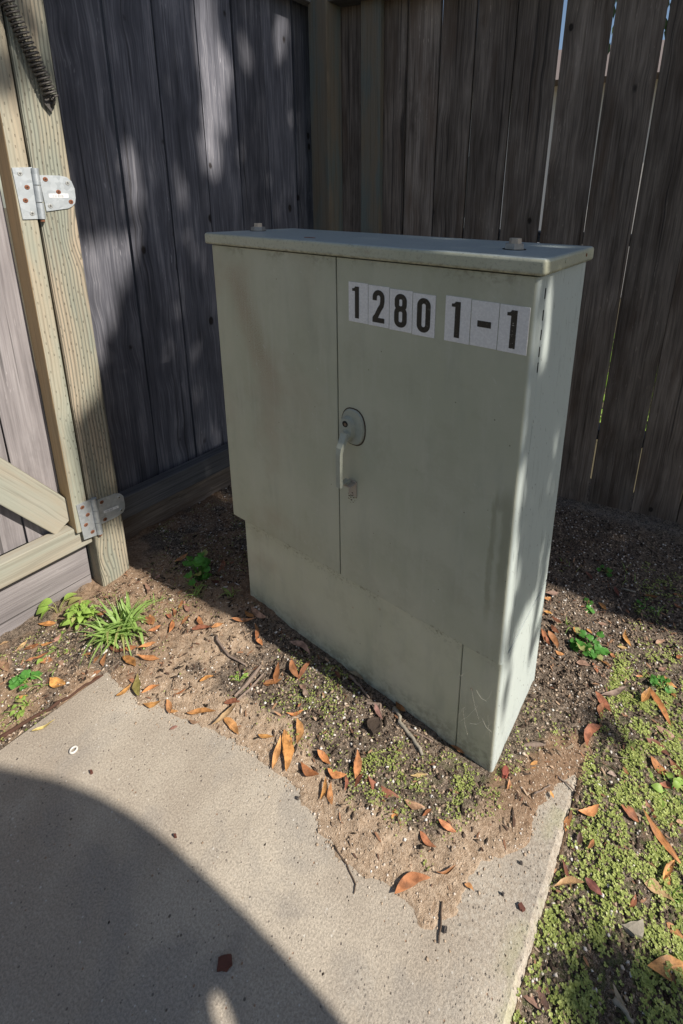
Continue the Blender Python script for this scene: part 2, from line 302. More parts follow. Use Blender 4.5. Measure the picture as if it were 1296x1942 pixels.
def gritm():
    s=NT('grit'); t=s.attr('tone'); o=s.obj(); c=s.ramp(t,[(0,(.03,.022,.017)),(.35,(.085,.06,.045)),(.6,(.27,.195,.135)),(.85,(.46,.36,.265)),(1,(.62,.58,.53))]); return s.done(c,.9,None,.15)
GRIT=gritm()
def litm():
    s=NT('leaf_litter'); c=s.ramp(s.attr('tone'),[(0,(.05,.03,.022)),(.3,(.13,.07,.045)),(.55,(.23,.115,.065)),(.8,(.33,.19,.11)),(1,(.40,.31,.22))]); return s.done(c,.75,None,.2)
LITTER=litm()
TWIG=simple('twig_bark',(.20,.15,.12),.85,0,.45,120.,.6); TWIG_D=simple('dark_twig',(.10,.07,.05),.85,0,.35,120.,.5); TRUNK=simple('tree_bark',(.16,.13,.11),.9,0,.35,20.,.8)
STUCCO=simple('pale_stucco',(.74,.68,.63),.9,0,.05,30.); ROOFM=simple('roof_shingle',(.16,.13,.12),.9); GLASSD=simple('window_glass',(.05,.06,.07),.1,0,.1,5.,0,.5); WHITE=simple('white_trim',(.78,.77,.74),.6,0,.04)
PLASTIC=simple('white_plastic',(.60,.57,.52),.4,0,.08); BARKCHIP=simple('red_bark_chip',(.11,.042,.03),.8,0,.4,70.,.5); GREYWOOD=simple('grey_driftwood',(.27,.24,.19),.9,0,.4,90.,.6); SEED=simple('dried_red_pod',(.24,.065,.045),.7,0,.4,120.,.5)
# ------------------------------------------------------------------ terrain
BD=np.array([(-0.092,-0.39),(-0.013,-0.384),(0.064,-0.382),(0.123,-0.361),(0.171,-0.346),(0.203,-0.334),(0.271,-0.315),(0.326,-0.301),(0.382,-0.295),(0.434,-0.278),(0.488,-0.278),(0.535,-0.273),(0.574,-0.283),(0.618,-0.292),(0.635,-0.314),(0.671,-0.309),(0.695,-0.312),(0.727,-0.304),(0.759,-0.307),(0.779,-0.295),(0.8,-0.284),(0.82,-0.286),(0.863,-0.278),(0.884,-0.293),(0.913,-0.285),(0.908,-0.267),(0.92,-0.237),(0.918,-0.187),(0.932,-0.157),(0.953,-0.127),(0.985,-0.094),(1.003,-0.065),(1.002,-0.033),(1.001,0.007),(1.013,0.059),(1.04,0.111),(1.065,0.15),(1.3,.3),(1.3,1),(-.35,1),(-.35,-.40)])
def sdist(x,y):
    """signed distance to the earth spread over the slab (positive inside)"""
    x=np.asarray(x,float); y=np.asarray(y,float); d=np.full(x.shape,9.); ins=np.zeros(x.shape,bool); n=len(BD)
    for i in range(n):
        a=BD[i]; b=BD[(i+1)%n]; ex,ey=b-a; t=np.clip(((x-a[0])*ex+(y-a[1])*ey)/(ex*ex+ey*ey),0,1)
        d=np.minimum(d,np.hypot(x-a[0]-t*ex,y-a[1]-t*ey))
        c=((a[1]>y)!=(b[1]>y))&(x<(b[0]-a[0])*(y-a[1])/(b[1]-a[1]+1e-12)+a[0]); ins^=c
    return np.where(ins,d,-d)
HP=np.array([(-.5,-.6,-.012),(-.113,-.63,-.012),(-.09,-.39,.006),(-.42,-.22,-.006),(-.43,-.14,.022),(-.3,0,.02),(.04,0,.042),(.45,0,.02),(.89,0,0),(.89,.3,-.042),(1.06,.14,.004),(1.0,.2,.002),(1.07,-.1,-.016),(1.1,-.4,-.018),(1.3,0,-.026),(1.3,.5,-.04),(1,.8,-.055),(.7,1.2,-.075),(1.2,1.3,-.075),(-.3,.6,0),(-.5,.9,0),(-.2,-.2,.018),(.3,-.2,.016),(.6,-.15,.013),(.8,-.15,.009),(-.3,-.9,-.015),(1.3,-.8,-.03)])
def hs(x,y):
    """smooth ground height"""
    x=np.asarray(x,float); y=np.asarray(y,float); ws=0; s=0
    for px,py,pz in HP:
        w_=1/((x-px)**2+(y-py)**2+.004)**1.5; ws=ws+w_; s=s+w_*pz
    h=s/ws
    onslab=(x>-.1)&(x<1.06)&(y<.3); d=sdist(x,y)+fbm(x,y,4,28.)*.022
    t=np.clip(d/.10,0,1); hh=.0015+(np.maximum(h,.004)-.0015)*t*t*(3-2*t)
    out=np.where(d<0,np.maximum(-.03,d*1.2),hh)
    return np.where(onslab,out,h)
def hz(x,y): return float(hs(np.array([x]),np.array([y]))[0])
def gnd(u,v,dz=0):
    d=ray(u,v); z=0.
    for i in range(5):
        P=CP+d*((z-CP.z)/d.z); z=.5*z+.5*(max(hz(P.x,P.y),0 if (-.1<P.x<1.06 and P.y<.15) else -1)+dz)
    return CP+d*((z-CP.z)/d.z)
def make_soil():
    st=.0065; xs=np.arange(-.85,1.75,st); ys=np.arange(-1.5,1.62,st); X,Y=np.meshgrid(xs,ys,indexing='ij')
    sd=sdist(X,Y); onslab=(X>-.1)&(X<1.06)&(Y<.3)
    inside=np.where(onslab,np.clip(sd/.05,0.0,1),1)
    Z=hs(X,Y)+inside*(fbm(X,Y,3,9.)*.012+fbm(X,Y,4,60.)*.0085)+np.where(onslab&(sd>-.01)&(sd<.06),np.abs(fbm(X,Y,2,120.))*.004,0)
    Z=np.where(onslab&(sd<-.05),-.06,Z); Z=np.where(onslab&(sd>.02)&(Y<.17),np.maximum(Z,.003),Z)
    edge=np.minimum(np.minimum(X+.85,1.75-X),np.minimum(Y+1.5,1.62-Y)); Z=np.where(edge<.02,-.2,Z)
    n0,n1=X.shape; idx=np.arange(n0*n1).reshape(n0,n1); f=np.stack([idx[:-1,:-1],idx[1:,:-1],idx[1:,1:],idx[:-1,1:]],-1).reshape(-1,4)
    me=bpy.data.meshes.new('soil'); me.vertices.add(n0*n1); me.vertices.foreach_set('co',np.stack([X,Y,Z],-1).reshape(-1).astype(np.float32))
    me.loops.add(f.size); me.loops.foreach_set('vertex_index',f.reshape(-1).astype(np.int32)); me.polygons.add(len(f)); me.polygons.foreach_set('loop_start',np.arange(0,f.size,4,dtype=np.int32)); me.polygons.foreach_set('loop_total',np.full(len(f),4,np.int32)); me.update(calc_edges=True)
    me.polygons.foreach_set('use_smooth',[True]*len(f))
    a=me.attributes.new('humus','FLOAT','POINT'); a.data.foreach_set('value',humus(X,Y).reshape(-1).astype(np.float32))
    a=me.attributes.new('moss','FLOAT','POINT'); a.data.foreach_set('value',moss(X,Y).reshape(-1).astype(np.float32))
    tag(mobj('soil',me,SOIL),kind='structure')
def humus(X,Y):
    sd=sdist(X,Y); n=fbm(X,Y,4,11.)
    right=np.clip((X-1.05)/.03,0,1)
    onslab=np.clip((sd-.055)/.07+n*.9,0,1)*np.clip((X-.02)/.25+n,0,1)
    back=np.clip((Y-.55)/.2,0,1)*np.clip((X-.3)/.3,0,1)*.95
    left=np.clip(.60+n*1.2,0,1)*(X<-.08)*np.clip((-.20-Y)/.1,0,1); fence=np.clip(.5+n*1.1,0,1)*np.clip((-.05-X)/.15,0,1)*np.clip((Y+.12)/.1,0,1)
    under=np.clip(1-np.abs(Y+.05)/.10,0,1)*np.clip((X-.0)/.15,0,1)*np.clip((.95-X)/.1,0,1)
    return np.clip(np.maximum.reduce([onslab,right*(.85+n*.5),back,left,under,fence]),0,1)
def moss(X,Y):
    sd=sdist(X,Y); n=fbm(X,Y,4,7.)
    right=np.clip((X-1.055)/.02,0,1)*np.clip(.85+n*1.0,0,1)*np.clip((.72-Y)/.25,.12,1)*np.clip((Y-.0)*0+1,0,1)
    gap=np.clip(1-np.hypot((X-1.03)/.13,(Y-.30)/.12),0,1)
    mid=.85*np.clip((sd-.05)/.08,0,1)*np.clip((X-.22)/.22,0,1)*np.clip(.52+n*1.2,0,1)*(X<1.06)*np.clip((.28-Y)/.15,0,1)
    left=.10*(X<.1)*np.clip(.5+n*2,0,1)
    return np.clip(np.maximum.reduce([right,mid,left])*(1-.8*gap),0,1)
make_soil()
gp=mesh('ground',[(-70,-70,-.13),(70,-70,-.13),(70,70,-.13),(-70,70,-.13)],[(0,1,2,3)]); g_=mobj('ground',gp,None); gm=simple('distant_earth',(.085,.07,.04),.95,0,.5,3.); gp.materials.append(gm); tag(g_,kind='structure')
def slab():
    ys=np.concatenate([[-7,-4,-2],np.arange(-1.2,.146,.007)]); n=len(ys); v=[];f=[]
    ch=fbm(ys*0+3.1,ys,4,22.)*.006+np.minimum(0,fbm(ys*0+9.7,ys,3,9.)+.22)*.02; dp=np.abs(fbm(ys*0+5.,ys,3,30.))*.006
    for y,c,d in zip(ys,ch,dp): v+=[(-.1,y,-.09),(-.1,y,-.006),(-.094,y,0),(.6,y,0),(1.050+c,y,0),(1.057+c*.6,y,-.003-d),(1.061,y,-.014),(1.061,y,-.09)]
    for i in range(n-1):
        for k in range(8): f.append((i*8+k,i*8+(k+1)%8,(i+1)*8+(k+1)%8,(i+1)*8+k))
    f+=[tuple(range(8)),tuple(range((n-1)*8,n*8))[::-1]]
    bm=bmesh.new(); bm.from_mesh(mesh('slab_tmp',v,f)); tag(mobj('concrete_slab',bm_mesh('concrete_slab',bm),CONC),kind='structure')
slab()
# ------------------------------------------------------------------ boards
def board_mesh(w_,t,L,seed,wob=.0016,nseg=6):
    r=random.Random(seed); v=[];f=[]; ph=[r.uniform(0,6) for _ in range(4)]
    for i in range(nseg+1):
        z=L*i/nseg; a=wob*math.sin(ph[0]+z*3.1)+r.uniform(-1,1)*wob*.5; b=wob*math.sin(ph[1]+z*2.7)+r.uniform(-1,1)*wob*.5; d=.003*math.sin(ph[2]+z*1.4)
        v+=[(-w_/2+a,d,z),(w_/2+b,d,z),(w_/2+b,t+d,z),(-w_/2+a,t+d,z)]
    for i in range(nseg):
        for k in range(4): f.append((i*4+k,i*4+(k+1)%4,(i+1)*4+(k+1)%4,(i+1)*4+k))
    f+=[(3,2,1,0),tuple(nseg*4+k for k in range(4))]
    return mesh('board',v,f)
def part_box(name,mat,parent,dims,loc,rot=None,bev=.003,seg=2):
    """box with its length on local z; dims x,y,z; base centred at origin"""
    bm=bmesh.new(); box(bm,-dims[0]/2,dims[0]/2,-dims[1]/2,dims[1]/2,0,dims[2],bev,seg); return mobj(name,bm_mesh(name,bm),mat,parent,loc,rot)
# left fence (plane x=-.6, boards' faces towards +x)
XF=-.60
fl=empty('wooden_fence',(XF,.45,0),'grey weathered board fence behind the cabinet, running from the gate post to the corner','fence')
edges=[-.235,-.072,.0975,.268,.4375,.60,.757,.925,1.06]
for i in range(len(edges)-1):
    a,b=edges[i],edges[i+1]; gap=-.004 if i==0 else .0075 if i in(1,2,3) else .006
    me=board_mesh(b-a-gap,.02,2.24,40+i); x0=XF-.02*(0)
    mobj('board',me,WOOD_L,fl,((0 if i%2 else -.0035),(a+b)/2-.45,-.02),(0,rng.uniform(-.001,.001),PI/2))
part_box('rail',RAILW,fl,(.05,.088,1.22),(.046,-.59,.18),(-PI/2,0,0))
part_box('rail',RAILW,fl,(.05,.088,1.3),(.046,-.6,2.155),(-PI/2,0,0))
part_box('kickboard',WOOD_R,fl,(.02,.16,1.2),(.012,-.59,.06),(-PI/2,0,0))
part_box('corner_post',TREAT_D,fl,(.105,.10,2.25),(-.495-XF,1.022-.45,-.06))
# gate post: part of the fence line
gpst=part_box('gate_post',TREATED,fl,(.088,.094,2.3),(-.464-XF,-.190-.45,-.12),None,.009,3); gpst['label']='ribbed treated post with green cast, carrying the gate hinges'
# right fence (plane n.p=1.143, tilted)
AR=.19454; NR=Vector((-math.sin(AR),math.cos(AR),0)); CR=1.1431
fr=empty('wooden_fence',NR*CR+Vector((math.cos(AR),math.sin(AR),0))*.5,'dark brown weathered board fence with light showing through gaps, right of the cabinet','fence',None,AR)
def R_(s,o,z): return (s-.5,o,z)
sb=[(-.245,-.112),(-.035,.085),(.089,.230),(.234,.3745),(.378,.5355),(.5385,.6985),(.7105,.8755),(.880,1.0485),(1.0535,1.228),(1.232,1.405),(1.409,1.58),(1.584,1.76)]
lean=[0,.001,.004,.010,.013,.013,.0165,.0175,.018,.018,.018,.018]
for i,((a,b),l) in enumerate(zip(sb,lean)):
    me=board_mesh(b-a-(.003 if i<6 else 0),.028 if i<6 else .02,2.24,90+i,.0014)
    mobj('board',me,WOOD_R,fr,R_((a+b)/2-l*1.2,(.0 if i%2 else .003),-.03+rng.uniform(-.006,.006)),(0,l,0))
part_box('batten',TREAT_D,fr,(.096,.036,2.2),R_(-.066,-.019,-.03),None,.002)['label']='upright timber nailed over the first boards beside the corner'
part_box('rail',RAILW,fr,(.05,.088,2.1),R_(-.3,-.046,2.13),(0,PI/2,0))
part_box('rail',RAILW,fr,(.045,.088,2.1),R_(-.3,.068,.30),(0,PI/2,0))
part_box('rail',RAILW,fr,(.045,.088,2.1),R_(-.3,.068,1.15),(0,PI/2,0))
# ------------------------------------------------------------------ gate
gt=empty('timber_gate',(-.46,-.26,0),'timber gate with diagonal brace hung on galvanised hinges at the left edge','gate')
G=Vector((-.46,-.26,0))
def gp_(x,y,z): return (x-G.x,y-G.y,z-G.z)
# stile: pale incised face towards +x, tan sawn side towards -y
bm=bmesh.new(); box(bm,-.0415,.0415,-.0215,.0215,0,1.95,.004,2)
st=mobj('stile',bm_mesh('stile',bm),TREAT_P,gt,gp_(-.4615,-.2645,.243)); st.data.materials.append(TREAT_T)
for p in st.data.polygons:
    if p.normal.y<-.9: p.material_index=1
part_box('rail',TREAT_S,gt,(.046,.078,1.2),gp_(-.4595,-1.44,.2165),(-PI/2,0,0),.004)
br=part_box('brace',TREAT_S,gt,(.036,.098,1.3),gp_(-.476,-.2905,.277),(math.radians(33.7),0,0),.003)
for (a,b) in ((-.395,-.2895),(-.565,-.398),(-.735,-.568),(-.9,-.738)):
    mobj('board',board_mesh(b-a,.02,2.0,int(1000+a*100)),WOOD_G,gt,gp_(-.5,(a+b)/2,.245),(0,0,PI/2))
part_box('kickboard',WOOD_G,gt,(.02,.23,1.2),gp_(-.494,-1.446,.072),(-PI/2,0,0),.002)
def screw(parent,p,rusty):
    bm=bmesh.new(); cyl(bm,(0,0,0),(1,0,0),.0062,.0018,14,.0050)
    mobj('screw',bm_mesh('screw',bm,False),RUST if rusty else SCREW,parent,p)
    bm=bmesh.new(); box(bm,.0015,.0023,-.0028,.0028,-.0006,.0006); box(bm,.0016,.0024,-.0006,.0006,-.0028,.0028); bmesh.ops.recalc_face_normals(bm,faces=bm.faces)
    # cross recess printed dark, kept with its screw mesh
    me=bm_mesh('recess',bm); o=scn.collection.objects; 
    return me
def hinge(pts_l,pts_r,barrel,screws,remnant,lab):
    X0=-.4195
    def P(u,v,x=X0): return on(u,v,(1,0,0),x)
    base=P(*barrel[0]); 
    hn=mobj('hinge',mesh('hinge',*prism([P(*q) for q in pts_l],.003)),GALV,gt); hn.location=(-G.x,-G.y,-G.z); hn['label']=lab
    def sub(name,me,mat): 
        return mobj(name,me,mat,hn)
    sub('leaf_plate',mesh('leaf_plate',*prism([P(*q) for q in pts_r],.003)),GALV)
    a=P(*barrel[0],X0+.007); b=P(*barrel[1],X0+.007); n=3
    for k in range(n):
        p=a.lerp(b,k/n+.008); q=a.lerp(b,(k+1)/n-.008); bm=bmesh.new(); cyl(bm,p,q-p,.0085,(q-p).length,20); me=bm_mesh('knuckle',bm)
        sub('knuckle',me,GALV)
    bm=bmesh.new(); cyl(bm,b,(b-a),.0055,.006,12); sub('hinge_pin',bm_mesh('hinge_pin',bm),RUST)
    for u,v,rs in screws:
        p=P(u,v,X0+.003); bm=bmesh.new(); cyl(bm,p,(1,0,0),.0064,.0016,16,.0052); me=bm_mesh('screw',bm); o=sub('screw',me,RUST if rs else SCREW); me.materials.append(DARK)
        k=len(me.vertices); 
        bm=bmesh.new(); bm.from_mesh(me)
        for dy,dz in ((.003,.0007),(.0007,.003)):
            vs_=[bm.verts.new((p.x+.0018,p.y+a_*dy,p.z+b_*dz)) for a_,b_ in ((-1,-1),(1,-1),(1,1),(-1,1))]; fc=bm.faces.new(vs_); fc.material_index=1
            for q_ in vs_: q_.co.x+= .0001 if dy>dz else 0
        bm.to_mesh(me); bm.free()
    if remnant:
        q=[P(u,v,X0+.0031) for u,v in remnant]; o=sub('label_remnant',mesh('label_remnant',*prism(q,.0006)),LABELW)
        c0,c1,c2,c3=q
        v=[];f=[]
        for k in range(22):
            t=.12+k*.034; wd=rng.choice((.006,.010,.014))
            if rng.random()<.25: continue
            i=len(v)
            for tt,ss in ((t,.2),(t+wd,.2),(t+wd,.85),(t,.85)):
                p=(c0.lerp(c1,tt)).lerp(c3.lerp(c2,tt),ss); p.x+=.0009; v.append(p)
            f.append((i,i+1,i+2,i+3))
        if f: sub('barcode',mesh('barcode',v,f),INK)
    return hn
def prism(pts,t,axis=Vector((1,0,0))):
    n=len(pts); v=[Vector(p) for p in pts]+[Vector(p)+axis*t for p in pts]
    a=sum((v[i].cross(v[(i+1)%n]) for i in range(n)),Vector()).dot(axis)
    f=[tuple(range(n))[::-1],tuple(range(n,2*n))]+[(i,(i+1)%n,n+(i+1)%n,n+i) for i in range(n)]
    if a<0: f=[q[::-1] for q in f]
    return v,f
def Zh(x,y): return (x/4.985,280+y/4.985)
hinge([(22,318),(60,317),(80,415),(43,416)],[(73,332),(112,333),(126,336),(135,344),(141,358),(143,375),(142,385),(137,391),(130,395),(88,401)],[(66,318),(81,416)],
  [(*Zh(190,245),0),(*Zh(258,375),1),(*Zh(243,500),1),(*Zh(307,623),0),(*Zh(430,300),1),(*Zh(640,335),0),(*Zh(555,420),1),(*Zh(673,513),1),(*Zh(478,552),0)],
  [Zh(460,436),Zh(645,436),Zh(650,475),Zh(468,472)],'upper galvanised hinge with torn barcode label and rusty screws')
def Zl(x,y): return (x/4.63,860+y/4.63)
hinge([Zl(668,455),Zl(795,400),Zl(850,715),Zl(738,755)],[Zl(850,408),Zl(1010,352),Zl(1050,348),Zl(1080,370),Zl(1095,440),Zl(1095,480),Zl(1080,512),Zl(1030,550),Zl(890,618)],[Zl(822,392),Zl(882,705)],
  [(*Zl(725,474),1),(*Zl(772,538),1),(*Zl(757,627),1),(*Zl(815,688),1),(*Zl(895,428),1),(*Zl(925,578),1),(*Zl(1047,385),0),(*Zl(1068,497),0)],
  [Zl(910,505),Zl(1040,455),Zl(1045,475),Zl(915,527)],'lower galvanised hinge with scraped label and rusty screws')
# gate spring
sp=empty('gate_spring',(-.398,-.17,1.54),'dark coiled gate spring slung across the treated post near the top','spring')
a=Vector((0,0,0)); b=Vector((-.002,-.17,.52)); ax=(b-a).normalized(); e1=Vector((1,0,0)); e2=ax.cross(e1); path=[]
turns=49; 
for i in range(turns*12+1):
    t=i/(turns*12); an=2*PI*turns*t; r_=.0145; path.append(a.lerp(b,t)+e1*(r_*math.cos(an))+e2*(r_*math.sin(an))*1.0)
v,f=tube(path,.0033,5); cl=mobj('coil',mesh('coil',v,f,True),SPRING,sp)
q=[on(u,v_,(1,0,0),-.412)-sp.location for u,v_ in ((80,180),(104,180),(104,192),(97,213),(84,197))]
mobj('end_bracket',mesh('end_bracket',*prism(q,.004)),SPRING,sp)
bm=bmesh.new(); c_=on(98,188,(1,0,0),-.408)-sp.location; cyl(bm,c_,(1,0,0),.0062,.012,6); mobj('bolt',bm_mesh('bolt',bm),SPRING,sp)
v,f=tube([(0,0,.004),(.004,.004,-.006),(.0,.003,-.016),(-.008,.0,-.02)],.0033,5); mobj('hook',mesh('hook',v,f,True),SPRING,sp)
# ------------------------------------------------------------------ cabinet
W,D,H,ZL,ZD=.892,.307,1.2,1.1705,.334
cb=empty('utility_cabinet',(0,0,0),'grey green metal utility cabinet with two doors and number stickers standing on bare earth','cabinet')
def vert_front(e): 
    a,b=e.verts; return abs(a.co.x-b.co.x)<1e-6 and abs(a.co.y-b.co.y)<1e-6
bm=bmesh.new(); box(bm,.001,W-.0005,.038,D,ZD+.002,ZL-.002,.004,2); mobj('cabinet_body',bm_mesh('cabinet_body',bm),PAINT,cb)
def door(x0,x1,rl,rr,lab):
    bm=bmesh.new(); box(bm,x0,x1,0,.036,ZD,ZL-.003)
    es=[e for e in bm.edges if vert_front(e) and e.verts[0].co.y<.001]
    L=[e for e in es if e.verts[0].co.x<x0+.001]; R=[e for e in es if e.verts[0].co.x>x1-.001]
    if rl: bmesh.ops.bevel(bm,geom=L,offset=rl,segments=5,profile=.5,affect='EDGES')
    R=[e for e in bm.edges if vert_front(e) and e.verts[0].co.y<.001 and e.verts[0].co.x>x1-.001]
    if rr: bmesh.ops.bevel(bm,geom=R,offset=rr,segments=6,profile=.5,affect='EDGES')
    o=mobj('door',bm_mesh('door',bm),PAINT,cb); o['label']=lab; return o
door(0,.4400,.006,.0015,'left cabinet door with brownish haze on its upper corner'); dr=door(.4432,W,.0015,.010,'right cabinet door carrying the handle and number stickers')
bm=bmesh.new(); box(bm,.042,.7950,.0105,D-.004,-.10,ZD-.003,.003,2); o=mobj('plinth_panel',bm_mesh('plinth_panel',bm),PAINT_P,cb)
bm=bmesh.new(); box(bm,.7975,W-.001,.0105,D-.003,-.10,ZD-.003,0); es=[e for e in bm.edges if vert_front(e) and e.verts[0].co.y<.0115 and e.verts[0].co.x>W-.01]; bmesh.ops.bevel(bm,geom=es,offset=.009,segments=5,profile=.5,affect='EDGES'); mobj('plinth_panel',bm_mesh('plinth_panel',bm),PAINT_P,cb)
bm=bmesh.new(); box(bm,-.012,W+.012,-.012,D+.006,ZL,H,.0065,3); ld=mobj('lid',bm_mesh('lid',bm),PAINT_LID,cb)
for p in ld.data.polygons: p.use_smooth=p.area<.004
def lidbolt(x,y):
    bm=bmesh.new(); cyl(bm,(x,y,H+.0012),(0,0,1),.0205,.0105,6,.0195); bmesh.ops.rotate(bm,verts=bm.verts,cent=(x,y,0),matrix=Matrix.Rotation(.35,3,'Z')); lb=mobj('lid_bolt',bm_mesh('lid_bolt',bm),BOLT2,cb)
    bm=bmesh.new(); cyl(bm,(x,y,H-.001),(0,0,1),.0225,.0022,20); mobj('washer',bm_mesh('washer',bm),DARK,lb)
    bm=bmesh.new(); cyl(bm,(x+.001,y,H+.0117),(0,0,1),.0122,.0098,6,.0115); bmesh.ops.rotate(bm,verts=bm.verts,cent=(x,y,0),matrix=Matrix.Rotation(.75,3,'Z')); mobj('bolt_head',bm_mesh('bolt_head',bm),BOLT,lb)
lidbolt(.031,.137); lidbolt(.799,.116)
bm=bmesh.new(); box(bm,.300,.331,.047,.055,H-.001,H+.0012,.0005,1); mobj('rusty_slot',bm_mesh('rusty_slot',bm),RUST,cb)
for y_ in (.098,.245):
    bm=bmesh.new(); cyl(bm,(W+.0115,y_,1.187),(1,0,0),.0042,.0018,12,.003); mobj('rivet',bm_mesh('rivet',bm),PAINT_LID if y_<.2 else RUST,cb)
for k,z_ in enumerate((1.137,1.098,1.062,1.030,1.0)):
    bm=bmesh.new(); box(bm,W-.002,W+.0009,.0335,.037,z_-.011,z_+.008); mobj('hinge_slot',bm_mesh('hinge_slot',bm),DARK,cb)
# handle
def stadium(cx,cz,rx,rz,y,n=28,lx=0):
    return [Vector((cx+rx*math.copysign(abs(math.cos(a))**.8,math.cos(a)),y,cz+rz*math.copysign(abs(math.sin(a))**.9,math.sin(a)))) for a in (2*PI*k/n for k in range(n))]
def taper_prism(p0,p1):
    n=len(p0); v=p0+p1; f=[tuple(range(n)),tuple(range(n,2*n))[::-1]]+[(i,n+i,n+(i+1)%n,(i+1)%n) for i in range(n)]; return v,f
gk=stadium(.4888,.7762,.0368,.0480,.0012),stadium(.4888,.7762,.0362,.0474,-.0012)
hn=mobj('handle',mesh('handle',*taper_prism(stadium(.4885,.7765,.0345,.0455,0.0005),stadium(.4885,.7765,.0315,.0425,-.006))),HANDLE,dr)
mobj('dark_rim',mesh('dark_rim',*taper_prism(*gk)),DIRTWEB,hn)  # dark rim added behind the plate so its relief stands out
v,f=taper_prism(stadium(.478,.772,.0215,.031,-.0055),stadium(.477,.772,.018,.0275,-.017)); mobj('boss',mesh('boss',v,f),HANDLE,hn)
bm=bmesh.new(); cyl(bm,(.4775,-.0165,.7865),(0,-1,0),.0078,.0016,18); mobj('keyhole',bm_mesh('keyhole',bm),DARK,hn)
bm=bmesh.new(); cyl(bm,(.4785,-.0178,.7855),(0,-1,0),.0042,.0006,14); mobj('lock_barrel',bm_mesh('lock_barrel',bm),simple('brass_grey',(.16,.12,.09),.5,.5),hn)
bm=bmesh.new(); cyl(bm,(.4815,-.016,.7585),(0,-1,0),.0125,.012,18); mobj('pivot',bm_mesh('pivot',bm),HANDLE,hn)
# lever: flat bar swept along a path in the y-z plane
def bar(path,w_,t):
    P=[Vector(p) for p in path]; v=[];f=[]
    for i,p in enumerate(P):
        tg=(P[min(i+1,len(P)-1)]-P[max(i-1,0)]).normalized(); s_=Vector((1,0,0)); n_=tg.cross(s_).normalized(); ww=w_[i] if hasattr(w_,'__len__') else w_
        for a,b in ((-.5,-.5),(-.38,.5),(.38,.5),(.5,-.5)): v.append(p+s_*(a*ww)+n_*(b*t))
    for i in range(len(P)-1):
        for k in range(4): f.append((i*4+k,i*4+(k+1)%4,(i+1)*4+(k+1)%4,(i+1)*4+k))
    f+=[(3,2,1,0),tuple(len(P)*4-4+k for k in range(4))]
    bm=bmesh.new(); me=mesh('lever',v,f); bm.from_mesh(me); return bm_mesh('lever',bm)
mobj('lever',bar([(.482,-.024,.767),(.482,-.029,.757),(.4815,-.035,.746),(.481,-.0415,.735),(.4805,-.044,.72),(.480,-.044,.69),(.4795,-.0435,.655),(.4795,-.043,.634)],[.022,.0235,.0215,.019,.0175,.0165,.0165,.017],.0075),HANDLE,hn)
bm=bmesh.new(); box(bm,.4735,.4865,-.043,-.012,.6365,.6415,.0015,1); box(bm,.4765,.4835,-.020,-.004,.628,.636,.0015,1); mobj('hasp',bm_mesh('hasp',bm),HANDLE,hn)
bm=bmesh.new(); box(bm,.474,.499,-.0032,.0005,.592,.634,.001,1); box(bm,.474,.497,-.024,-.003,.6255,.6295,.001,1); mobj('staple',bm_mesh('staple',bm),STAPLE,hn)
v=[];f=[]
for k in range(26):
    x_=.485+rng.gauss(0,.006); z_=.588+rng.gauss(0,.007); s_=rng.uniform(.0012,.003); a=rng.uniform(0,6); i=len(v)
    v+=[(x_+s_*math.cos(a+q*2*PI/3)*(2.2 if q==0 else 1),-.0012-rng.uniform(0,.003),z_+s_*math.sin(a+q*2*PI/3)) for q in range(3)]; f.append((i,i+1,i+2))
mobj('dirt_cluster',mesh('dirt_cluster',v,f),DIRTWEB,hn)
